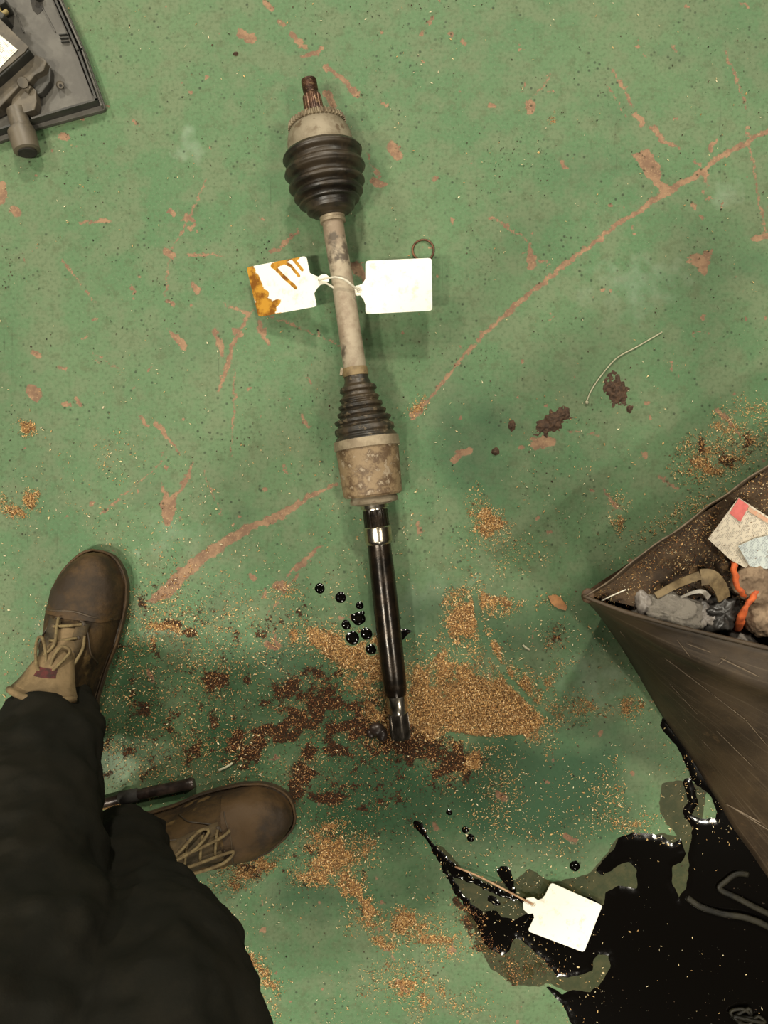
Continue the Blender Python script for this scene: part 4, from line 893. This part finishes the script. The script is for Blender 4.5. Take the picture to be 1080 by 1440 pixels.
# waste in the tray
def thin_poly(name, px, up, mat, label, cat, uvs=None, th=.0008, parent=None, flat_z=None):
    pts = [BP(x, y, up) if flat_z is None else P(x, y, flat_z) for x, y in px]
    # plane through first, second and last point
    o0 = sum(pts, Vector()) / len(pts); n = (pts[1] - pts[0]).cross(pts[-1] - pts[0]).normalized()
    if n.z < 0: n = -n
    fixed = []
    for (x, y) in px:  # cast pixel ray to that plane
        d = (P(x, y, 0) - Vector((0, 0, H))); k = (pts[0] - Vector((0, 0, H))).dot(n) / d.dot(n); fixed.append(Vector((0, 0, H)) + d * k)
    org = parent.location if parent else fixed[0]
    me = bpy.data.meshes.new(name); k = len(fixed)
    V = [tuple(p - org) for p in fixed]; me.from_pydata(V, [], [tuple(range(k))]); uvl = me.uv_layers.new()
    ux = (fixed[1] - fixed[0]).normalized(); uy = n.cross(ux)
    for l in me.loops:
        p = fixed[l.vertex_index] - fixed[0]; uvl.data[l.index].uv = (p.dot(ux) * 12, p.dot(uy) * 12)
    o = link(name, me, parent, mat); s = o.modifiers.new('s', 'SOLIDIFY'); s.thickness = th; s.offset = 1 if me.polygons[0].normal.z < 0 else -1
    if parent is None:
        o.location = org; tag(o, label, cat)
    elif label: o['label'] = label
    return o, n, fixed
card = empty('printed_card', 'speckled white card with a pink corner lying in the tray', 'card', loc=BP(1050, 755, .02))
cardpts = [(1039, 700), (1120, 752), (1074, 812), (1028, 788), (996, 758)]
_, cn, cf = thin_poly('card_sheet', cardpts, .022, M['card'], None, None, parent=card)
def on_card(px, lift):
    out = []
    for x, y in px:
        d = (P(x, y, 0) - Vector((0, 0, H))); k = ((cf[0] + cn * lift) - Vector((0, 0, H))).dot(cn) / d.dot(cn); out.append(Vector((0, 0, H)) + d * k)
    return out
def card_patch(name, px, lift, mat, parent, label=None, top=None):
    pts = on_card(px, lift); org = parent.location if parent else pts[0]
    me = bpy.data.meshes.new(name); me.from_pydata([tuple(p - org) for p in pts], [], [tuple(range(len(pts)))]); uvl = me.uv_layers.new()
    ux = (pts[1] - pts[0]).normalized(); uy = cn.cross(ux)
    for l in me.loops:
        p = pts[l.vertex_index] - pts[0]; uvl.data[l.index].uv = (p.dot(ux) * 12, p.dot(uy) * 12)
    o = link(name, me, parent, mat); s = o.modifiers.new('s', 'SOLIDIFY'); s.thickness = .0005; s.offset = 0
    if parent is None: o.location = org
    if label: o['label'] = label
    return o
card_patch('pink_corner', [(1039, 701), (1053, 711), (1041, 734), (1026, 722)], .0012, M['cardpink'], card, 'pink printed corner')
card_patch('printed_strip', [(1053, 712), (1085, 733), (1083, 738), (1051, 718)], .0012, mottled('salmon_print', (.62, .32, .2), (.55, .4, .28), 80, .6), card, 'salmon printed edge')
tk = card_patch('paper_ticket', [(1038, 768), (1062, 757), (1095, 750), (1098, 792), (1078, 800), (1054, 796)], .004, M['cardblue'], None)
tag(tk, 'pale blue printed ticket lying over the pink-cornered card', 'ticket')

def lumpy(name, c, r, mat, label, cat, seed, amp=.3, n=28, m=18, rot=0, parent=None, ns=2.2):
    """soft crumpled body"""
    mb = MB(c); R = Matrix.Rotation(rot, 3, 'Z'); mb.ball(c, r, n, m, R); o = mb.build(name, mat, parent, smooth=True)
    for v in o.data.vertices:
        q = Vector(v.co); d = q.normalized(); k = Vector((d.x * ns, d.y * ns, d.z * ns + seed)); f = 1 + amp * (mnoise.noise(k) + .5 * abs(mnoise.noise(k * 2.3)) + .4 * mnoise.noise(k * 4.7)); v.co = q * f
    if parent is None: tag(o, label, cat)
    else: o.location = (0, 0, 0) if False else c - parent.location
    return o
bag = lumpy('plastic_bag', BP(938, 862, .012), (.044, .027, .020), M['clear'], 'crumpled clear plastic bag, the glossy lump in the tray', 'bag', 3, .35, 40, 24, -.15)
sd = bag.modifiers.new('film', 'SOLIDIFY'); sd.thickness = .0007
lumpy('plastic_film', BP(985, 868, .010), (.028, .024, .012), M['greyfilm'], 'crumpled grey plastic film right of the clear bag', 'plastic', 8, .55, 34, 20, .6)
lumpy('rubber_scrap', BP(1012, 862, .014), (.022, .030, .014), M['blackfilm'], 'black oily rubber scrap between grey film and gloves', 'rubber', 5, .5, 30, 18, -.5)
lumpy('plastic_scrap', BP(1046, 900, .016), (.026, .009, .008), M['greyfilm'], 'narrow greyish plastic scrap below the lower glove', 'plastic', 12, .5, 26, 16, -.5)
lumpy('paper_scrap', BP(905, 850, .006), (.010, .018, .006), M['greyfilm'], 'small folded grey scrap left of the clear bag', 'paper', 15, .4, 20, 12, .2)
def flatband(name, pts, w, mat, label, cat, th=.0016):
    pts = catmull(pts, 6); mb = MB(pts[0]); vs = []; n = len(pts)
    for i, p in enumerate(pts):
        t = (pts[min(i + 1, n - 1)] - pts[max(i - 1, 0)]).normalized(); s = Vector((0, 0, 1)).cross(t).normalized(); wi = w[0] + (w[1] - w[0]) * i / (n - 1); u = t.cross(s)
        vs += [p + s * wi / 2 - u * th, p - s * wi / 2 - u * th, p - s * wi / 2 + u * th, p + s * wi / 2 + u * th]
    fs = [(4 * i + k, 4 * i + (k + 1) % 4, 4 * i + 4 + (k + 1) % 4, 4 * i + 4 + k) for i in range(n - 1) for k in range(4)] + [(0, 3, 2, 1), (4 * n - 4, 4 * n - 3, 4 * n - 2, 4 * n - 1)]
    mb.add(vs, fs); o = mb.build(name, mat); tag(o, label, cat); return o
flatband('plastic_band', [BP(922, 838, .012), BP(945, 825, .016), BP(965, 816, .02), BP(984, 809, .022)], (.009, .011), M['strap'], 'flat olive strip lying above the clear bag', 'strip')
flatband('curved_band', [BP(985, 812, .016), BP(1000, 812, .02), BP(1012, 825, .02), BP(1018, 842, .016)], (.022, .018), M['strap'], 'curved olive-tan band bent above the black scrap', 'strip')
flatband('metal_strip', [BP(957, 840, .016), BP(975, 833, .024), BP(988, 832, .026), BP(996, 840, .02)], (.002, .008), mottled('pale_strip', (.5, .46, .4), (.3, .27, .22), 80, .4), 'thin pale pointed strip right of the olive strip', 'strip')
mb = MB(BP(862, 836)); mb.tube(catmull([BP(846, 845, .006), BP(860, 838, .008), BP(880, 829, .009)]), .0009, 6); tag(mb.build('wire_stub', M['string'], smooth=True), 'thin straight white wire stub near the tray corner', 'wire')
# gloves: cuff, palm and fingers
def glove(pth, rads, hem, hemr, label, group=None, fingers=()):
    g = empty('work_glove', label, 'glove', group, loc=pth[0])
    mb = MB(pth[0]); mb.tube(catmull(pth, 5), list(np.interp(np.linspace(0, 1, 5 * (len(pth) - 1) + 1), np.linspace(0, 1, len(pth)), rads)), 22, flat=.6)
    for f in fingers: mb.tube(catmull([pth[-2]] + f, 4), [.011] * 4 * len(f) + [.008], 10)
    o = mb.build('glove_body', M['glove'], g, smooth=True); o.location = (0, 0, 0)
    for v in o.data.vertices: v.co += v.normal * .0035 * mnoise.noise(Vector(v.co) * 60) + Vector((0, 0, .004)) * mnoise.noise(Vector(v.co) * 25)
    sb = o.modifiers.new('sub', 'SUBSURF'); sb.levels = sb.render_levels = 2
    tx = bpy.data.textures.new('knit_folds', 'CLOUDS'); tx.noise_scale = .016; tx.noise_depth = 3
    dm = o.modifiers.new('folds', 'DISPLACE'); dm.texture = tx; dm.strength = .016; dm.mid_level = .5; dm.texture_coords = 'LOCAL'
    mb = MB(pth[0]); mb.tube(catmull(hem, 6), list(np.interp(np.linspace(0, 1, 6 * (len(hem) - 1) + 1), np.linspace(0, 1, len(hem)), hemr)), 12, flat=.7); o = mb.build('orange_hem', M['orange'], g, smooth=True); o.location = (0, 0, 0); o['label'] = 'orange elastic hem'
    for v in o.data.vertices: v.co += v.normal * .0034 * mnoise.noise(Vector(v.co) * 120)
    return g
z1 = .022
glove([BP(1040, 806, z1), BP(1052, 815, z1), BP(1072, 822, z1 + .004), BP(1100, 828, z1), BP(1125, 832, z1)], [.017, .024, .027, .030, .022], [BP(1031, 786, .016), BP(1033, 800, .026), BP(1036, 818, .030), BP(1043, 832, .028), BP(1053, 842, .024)], [.004, .0045, .0035, .0055, .0045],
      'upper grimy tan work glove with an orange hem, under the card', 'tan work gloves in the tray', [[BP(1150, 815, z1), BP(1175, 810, z1)], [BP(1155, 830, z1), BP(1182, 832, z1)], [BP(1150, 845, z1), BP(1176, 852, z1)]])
glove([BP(1052, 868, z1 + .002), BP(1066, 866, z1 + .006), BP(1088, 866, z1 + .008), BP(1115, 870, z1), BP(1138, 872, z1)], [.020, .028, .032, .032, .024], [BP(1037, 884, .016), BP(1041, 870, .034), BP(1050, 852, .038), BP(1061, 838, .038), BP(1068, 824, .034)], [.0075, .0065, .004, .0045, .004],
      'lower grimy tan work glove with an orange hem, beside the tray lip', 'tan work gloves in the tray', [[BP(1160, 862, z1), BP(1188, 858, z1)], [BP(1165, 875, z1), BP(1192, 878, z1)], [BP(1160, 890, z1), BP(1186, 898, z1)]])

# ------------------------------------------------------------------ person
man = empty('person', 'person in dark work trousers and worn brown lace-up boots, seen from above', 'person', loc=(-.30, -.42, 0))
Lm = man.location
hipL, hipR = Vector((-.385, -.70, .86)), Vector((-.215, -.745, .86))
legL = [(P(78, 1030, .09), .052), (P(72, 1045, .16), .054), (P(62, 1130, .26), .060), (P(45, 1270, .38), .066), (P(35, 1405, .48), .074), (Vector((-.355, -.56, .66)), .085), (hipL, .10)]
legR = [(P(170, 1192, .09), .050), (P(178, 1205, .16), .053), (P(200, 1255, .25), .060), (P(218, 1330, .36), .066), (P(238, 1440, .47), .075), (Vector((-.215, -.60, .66)), .086), (hipR, .10)]
spine = [(Vector((-.30, -.73, .88)), .14), (Vector((-.29, -.72, 1.02)), .135), (Vector((-.255, -.66, 1.20)), .145), (Vector((-.215, -.58, 1.36)), .14), (Vector((-.19, -.52, 1.44)), .08)]
shL, shR = Vector((-.37, -.53, 1.38)), Vector((-.03, -.60, 1.38))
armL = [(shL, .058), (Vector((-.42, -.42, 1.24)), .047), (Vector((-.43, -.30, 1.12)), .043), (Vector((-.28, -.20, 1.19)), .036), (Vector((-.145, -.10, 1.255)), .029)]
armR = [(shR, .058), (Vector((.07, -.50, 1.24)), .047), (Vector((.12, -.40, 1.12)), .043), (Vector((.13, -.25, 1.20)), .036), (Vector((.125, -.11, 1.26)), .029)]
def limb(mb, L, grow=0.0, n=16, cut=None, flat=1.0):
    pts = catmull([p for p, r in L], 5); rr = np.interp(np.linspace(0, 1, len(pts)), np.linspace(0, 1, len(L)), [r + grow for p, r in L])
    mb.tube(pts, list(rr), n, flat=flat)
    mb.ball(pts[-1], rr[-1] * .98, 12, 8); 
def remesh(o, vox, sm=3):
    md = o.modifiers.new('union', 'REMESH'); md.mode = 'VOXEL'; md.voxel_size = vox; md.use_smooth_shade = True
    s = o.modifiers.new('smooth', 'SMOOTH'); s.iterations = sm; s.factor = .5
mb = MB(Lm)
for L in (legL, legR): limb(mb, L, -.012)
for L in (spine,): limb(mb, L, -.012)
mb.tube([shL + Vector((0, 0, -.01)), Vector((-.20, -.55, 1.39)), shR + Vector((0, 0, -.01))], [.055, .075, .055], 14)
for L in (armL, armR): limb(mb, L, -.006)
mb.tube([Vector((-.19, -.52, 1.42)), Vector((-.165, -.47, 1.50)), Vector((-.155, -.44, 1.54))], [.055, .052, .05], 12)
hc = Vector((-.145, -.41, 1.58)); rotH = Matrix.Rotation(-.75, 3, 'X') @ Matrix.Identity(3)
mb.ball(hc, (.075, .095, .112), 20, 14, rotH)
fwd = rotH @ Vector((0, 1, 0)); upv = rotH @ Vector((0, 0, 1)); rt = Vector((1, 0, 0))
mb.ball(hc + fwd * .098 + upv * -.012, (.013, .017, .02), 8, 6, rotH); mb.ball(hc + fwd * .07 - upv * .085, (.035, .03, .025), 10, 6, rotH)
for s in (-1, 1): mb.ball(hc + rt * s * .077, (.009, .02, .03), 8, 6, rotH); mb.ball(hc + rt * s * .03 + fwd * .085 + upv * .012, (.014, .008, .008), 8, 6, rotH)
mb.ball(hc + fwd * .088 - upv * .048, (.024, .01, .006), 8, 6, rotH)
def hand(mb, w, d, inw):
    d = d.normalized(); side = inw.normalized(); up = d.cross(side).normalized()
    mb.tube([w, w + d * .035, w + d * .085], [.028, .034, .036], 12, flat=.55)
    for k, (ln, of) in enumerate(((.068, -.027), (.078, -.009), (.072, .009), (.056, .027))):
        b = w + d * .082 + up * of; mb.tube([b, b + d * ln * .45 + side * .004, b + d * ln * .75 + side * .018, b + d * ln * .85 + side * .034], [.0095, .009, .0085, .0075], 8)
    b = w + d * .03 + side * .02; mb.tube([b, b + side * .025 + d * .02, b + side * .03 + d * .05], [.012, .0105, .009], 8)
hand(mb, armL[-1][0], Vector((.35, .9, .08)), Vector((.9, -.2, .1))); hand(mb, armR[-1][0], Vector((-.3, .9, .08)), Vector((-.9, -.2, .1)))
body = mb.build('body', M['skin'], man, smooth=True); body.location = (0, 0, 0); remesh(body, .0055, 2)
mb = MB(Lm); mb.ball(hc + upv * .022 - fwd * .016, (.083, .100, .108), 20, 14, rotH); hr = mb.build('hair', M['hair'], man, smooth=True); hr.location = (0, 0, 0)
# jacket
mb = MB(Lm); limb(mb, spine[:4], .012); 
mb.tube([shL, Vector((-.20, -.55, 1.40)), shR], [.068, .095, .068], 16)
for L in (armL, armR): limb(mb, L[:-1] + [(L[-1][0].lerp(L[-2][0], .15), .034)], .010)
mb.tube([Vector((-.195, -.53, 1.42)), Vector((-.175, -.49, 1.475))], [.075, .066], 14)
jk = mb.build('jacket', M['jacket'], man, smooth=True); jk.location = (0, 0, 0); remesh(jk, .010, 4)
# trousers: two legs and seat in one cloth with folds
mb = MB(Lm)
TLg = [(P(72, 1012, .075), .064), (P(73, 1022, .10), .070), (P(62, 1060, .17), .072), (P(50, 1140, .27), .076), (P(36, 1275, .38), .083), (P(30, 1405, .48), .090), (Vector((-.36, -.56, .66)), .100), (hipL, .118)]
TRg = [(P(183, 1196, .065), .062), (P(178, 1197, .10), .062), (P(170, 1216, .17), .060), (P(180, 1264, .25), .068), (P(210, 1335, .35), .078), (P(235, 1440, .47), .092), (Vector((-.21, -.60, .66)), .102), (hipR, .118)]
for L in (TLg, TRg): limb(mb, L, 0, 24)
mb.tube([hipL, Vector((-.30, -.725, .88)), hipR], [.125, .15, .125], 20); mb.tube([Vector((-.30, -.73, .85)), Vector((-.295, -.725, 1.0))], [.155, .148], 24)
# cuff flare behind the left heel
mb.tube([P(106, 985, .07), P(110, 1010, .12), P(106, 1060, .20), P(95, 1120, .26)], [.032, .036, .040, .036], 14)
# knee bulges and folds
mb.ball(P(255, 1405, .43), (.07, .07, .09), 14, 10)
tr = mb.build('trousers', M['trousers'], man, smooth=True); tr.location = (0, 0, 0)
remesh(tr, .0065, 5)
tx = bpy.data.textures.new('cloth_folds', 'CLOUDS'); tx.noise_scale = .07; tx.noise_depth = 2
dm = tr.modifiers.new('folds', 'DISPLACE'); dm.texture = tx; dm.strength = .034; dm.mid_level = .5; dm.texture_coords = 'LOCAL'
def patch(name, px, py, z, r, mat):
    mb = MB(Lm); mb.ball(P(px, py, z), r, 12, 6); o = mb.build(name, mat, man, smooth=True); o.location = (0, 0, 0); return o

# boots
def boot(heel, toe, inner, tonguef, label, loops, hi=1.0):
    hx = P(heel[0], heel[1], .03); tx_ = P(toe[0], toe[1], .03); hx.z = tx_.z = 0
    L = (tx_ - hx).length; u = (tx_ - hx).normalized(); v = Vector((-u.y, u.x, 0)) * inner     # v: towards the inner side
    T = [0, .012, .04, .09, .18, .30, .45, .58, .68, .78, .87, .93, .97, .99, 1.0]
    WI = [.004, .017, .025, .029, .031, .031, .037, .047, .050, .051, .047, .038, .027, .017, .004]
    WO = [.004, .017, .027, .033, .037, .039, .044, .052, .057, .055, .045, .033, .022, .013, .004]
    HT = [.09, .115, .13, .14, .145, .145, .125, .100, .083, .072, .066, .060, .052, .044, .030]
    def wi(t): return float(np.interp(t, T, WI))
    def wo(t): return float(np.interp(t, T, WO))
    def ht(t): return float(np.interp(t, T, HT))
    def surf(t, k, lift=0.0):
        """k in -1..1 across (outer..inner)"""
        w = wi(t) if k > 0 else wo(t); a = math.acos(max(-1, min(1, abs(k) ** (1 / .75)))); z = .022 + (ht(t) - .022) * math.sin(a) ** .85
        return hx + u * (L * t) + v * (w * k) + Vector((0, 0, z + lift))
    org = hx + u * L * .5
    bt = bpy.data.objects.new('boot', None); COL.objects.link(bt); bt.parent = man; bt.location = org - Lm; bt['label'] = label
    def bb(mb, name, mat, lab=None, **kw):
        o = mb.build(name, mat, bt, **kw); o.location = (0, 0, 0)
        if lab: o['label'] = lab
        return o
    # upper, split at the toe cap
    def loft(name, t0, t1, mat, grow=0.0, n=28, m=30):
        mb = MB(org); vs = []
        for i in range(m):
            t = t0 + (t1 - t0) * i / (m - 1); t = t if t1 < 1 else t0 + (t1 - t0) * math.sin(math.pi / 2 * i / (m - 1))
            for j in range(n):
                a = math.pi * j / (n - 1); k = math.cos(a); w = (wi(t) if k > 0 else wo(t)) + grow
                kk = math.copysign(abs(k) ** .75, k); z = .014 + (ht(t) + grow - .014) * (math.sin(a) ** .85 if 0 < a < math.pi else 0)
                p = hx + u * (L * t) + v * (w * kk) + Vector((0, 0, z)); vs.append(p + nz(p, 38, .0022))
        mb.add(vs, [(i * n + j, i * n + j + 1, (i + 1) * n + j + 1, (i + 1) * n + j) for i in range(m - 1) for j in range(n - 1)])
        return bb(mb, name, mat, smooth=True)
    loft('upper', 0, .80, M['suede']); loft('toe_cap', .70, 1.0, M['toe'], .0012); loft('heel_counter', 0, .16, M['suede2'], .0015)
    # ankle shaft
    c0 = hx + u * L * .20
    mb = MB(org); mb.tube([c0 + Vector((0, 0, .09)), c0 + u * .002 + Vector((0, 0, .14)), c0 + u * .0 + Vector((0, 0, .18))], [.047, .045, .046], 24); bb(mb, 'ankle_collar', M['suede2'], smooth=True)
    # sole: outline swept
    out = []
    for i in range(46):
        t = .5 - .5 * math.cos(math.pi * i / 45); out.append(hx + u * (L * (t * 1.012 - .006)) + v * (wi(t) + .0045))
    for i in range(46):
        t = .5 + .5 * math.cos(math.pi * i / 45); out.append(hx + u * (L * (t * 1.012 - .006)) - v * (wo(t) + .0045))
    mb = MB(org); mb.prism([tuple(p[:2]) for p in out], .002, .019); bevel(bb(mb, 'sole', M['sole']), .003)
    mb = MB(org); n = len(out); mb.tube([Vector((p.x, p.y, .021)) for p in out] + [Vector((out[0].x, out[0].y, .021))], .0022, 6, caps=False); bb(mb, 'welt', M['toe'], smooth=True)
    # seams: toe cap edge and side overlays
    for pts in ([(.71, -.96), (.72, -.6), (.735, 0), (.72, .6), (.71, .96)], [(.50, .97), (.56, .80), (.63, .62), (.69, .42), (.70, .25)], [(.50, -.97), (.56, -.8), (.63, -.62), (.69, -.42), (.70, -.25)], [(.30, .95), (.42, .75), (.52, .52), (.64, .34)], [(.30, -.95), (.42, -.75), (.52, -.52), (.64, -.34)]):
        mb = MB(org); mb.tube(catmull([surf(t, k, .0012) for t, k in pts], 5), .0013, 6); bb(mb, 'seam', M['sole'], smooth=True)
    # eyestay flaps
    for s in (1, -1):
        rows_ = [[surf(t, s * (k0 + .02 * math.sin(9 * t)), .0035 + .0015 * (k0 < .3)) for t in np.linspace(.34, .69, 12)] for k0 in (.22, .30, .42, .55)]
        mb = MB(org); nc = 12; vs = [p for r in rows_ for p in r]; mb.add(vs, [(i * nc + j, i * nc + j + 1, (i + 1) * nc + j + 1, (i + 1) * nc + j) for i in range(3) for j in range(nc - 1)])
        o = bb(mb, 'eyestay', M['suede2'], smooth=True); sd = o.modifiers.new('s', 'SOLIDIFY'); sd.thickness = .003; sd.offset = 0
    # tongue
    mb = MB(org); vs = []; nc = 12; nr = 16
    for i in range(nr):
        t = .67 - (.27 if tonguef > .8 else .34) * i / (nr - 1)
        for j in range(nc):
            k = -1 + 2 * j / (nc - 1); w = .016 + tonguef * .030 * (i / (nr - 1)) ** 2
            p = surf(t, 0, 0); z = p.z + .004 + .030 * tonguef * (i / (nr - 1)) ** 1.6 - .010 * k * k - (.018 * tonguef * (i / (nr - 1)) ** 2) * k * k
            q = hx + u * (L * t) + v * (w * k); vs.append(Vector((q.x, q.y, z)) + nz(q, 40, .002))
    mb.add(vs, [(i * nc + j, i * nc + j + 1, (i + 1) * nc + j + 1, (i + 1) * nc + j) for i in range(nr - 1) for j in range(nc - 1)])
    o = bb(mb, 'tongue', M['tongue'] if tonguef > .8 else M['suede2'], smooth=True); sd = o.modifiers.new('s', 'SOLIDIFY'); sd.thickness = .007; sd.offset = 0
    TV = vs
    if tonguef > .8:
        mb = MB(org); f = lambda i, j: TV[i * nc + j] + Vector((0, 0, .0042)); 
        g = [(i, j) for i in (9, 10, 11) for j in range(3, 10)]; w = 7
        mb.add([f(i, j) for i, j in g], [(a * w + b, a * w + b + 1, (a + 1) * w + b + 1, (a + 1) * w + b) for a in range(2) for b in range(w - 1)]); o = bb(mb, 'woven_patch', M['redlabel'], 'dark red woven patch'); sd = o.modifiers.new('s', 'SOLIDIFY'); sd.thickness = .001
        mb = MB(org); mb.tube([f(15, j) for j in range(nc)], .005, 8); bb(mb, 'tongue_edge', M['tongue'], smooth=True)
    # laces across the eyelets
    for i, t in enumerate((.42, .48, .54, .60, .66)):
        s = 1 if i % 2 else -1
        mb = MB(org); mb.tube(catmull([surf(t, -.36, .005), surf(t + .01, -.15, .010), surf(t + .02, .12, .010), surf(t + .028, .36, .005)][::s], 5), .0022, 8); bb(mb, 'lace', M['lace'], smooth=True)
        for sd_ in (-1, 1):
            mb = MB(org); mb.ball(surf(t + (.028 if sd_ > 0 else 0), sd_ * .38, .004), (.0038, .0038, .002), 10, 6); bb(mb, 'eyelet', M['sole'], smooth=True)
    for pts in loops:
        mb = MB(org); mb.tube(catmull([surf(t, k, z) for t, k, z in pts], 7), .0023, 8); bb(mb, 'lace_loop', M['lace'], smooth=True)
    mb = MB(org); mb.ball(surf(.47, 0, .014), (.007, .007, .005), 10, 7); bb(mb, 'lace_knot', M['lace'], smooth=True)
    return bt
loopsL = [[(.47, 0, .014), (.50, -.3, .022), (.56, -.62, .018), (.60, -.72, .012), (.61, -.5, .016), (.56, -.25, .018), (.49, -.05, .016)],
          [(.47, 0, .014), (.52, .25, .024), (.58, .42, .022), (.60, .18, .024), (.56, .05, .024), (.50, .02, .018)],
          [(.47, 0, .014), (.46, .3, .016), (.50, .55, .010), (.58, .60, .006), (.64, .52, .004)],
          [(.47, 0, .014), (.44, -.35, .014), (.41, -.6, .008)], [(.47, 0, .014), (.44, .4, .014), (.38, .7, .008), (.34, .8, .004)], [(.55, -.3, .016), (.60, -.1, .018), (.66, -.22, .012), (.70, -.3, .006)]]
loopsR = [[(.47, 0, .014), (.54, .25, .022), (.62, .55, .016), (.66, .45, .014), (.60, .15, .020), (.50, .0, .016)],
          [(.47, 0, .014), (.54, -.45, .020), (.68, -.55, .010), (.74, -.35, .008), (.70, -.30, .010), (.56, -.28, .018)],
          [(.47, 0, .014), (.42, .3, .018), (.38, .6, .010)], [(.47, 0, .014), (.42, -.3, .018), (.36, -.55, .012), (.33, -.7, .006)], [(.50, .1, .014), (.60, .1, .016), (.70, .15, .010), (.74, .25, .006)]]
boot((86, 1068), (134, 777), -1, 1.0, 'left boot pointing up the picture, tan tongue with a dark red patch', loopsL)
boot((118, 1198), (411, 1146), 1, .55, 'right boot pointing right, its heel under the trouser hem', loopsR)
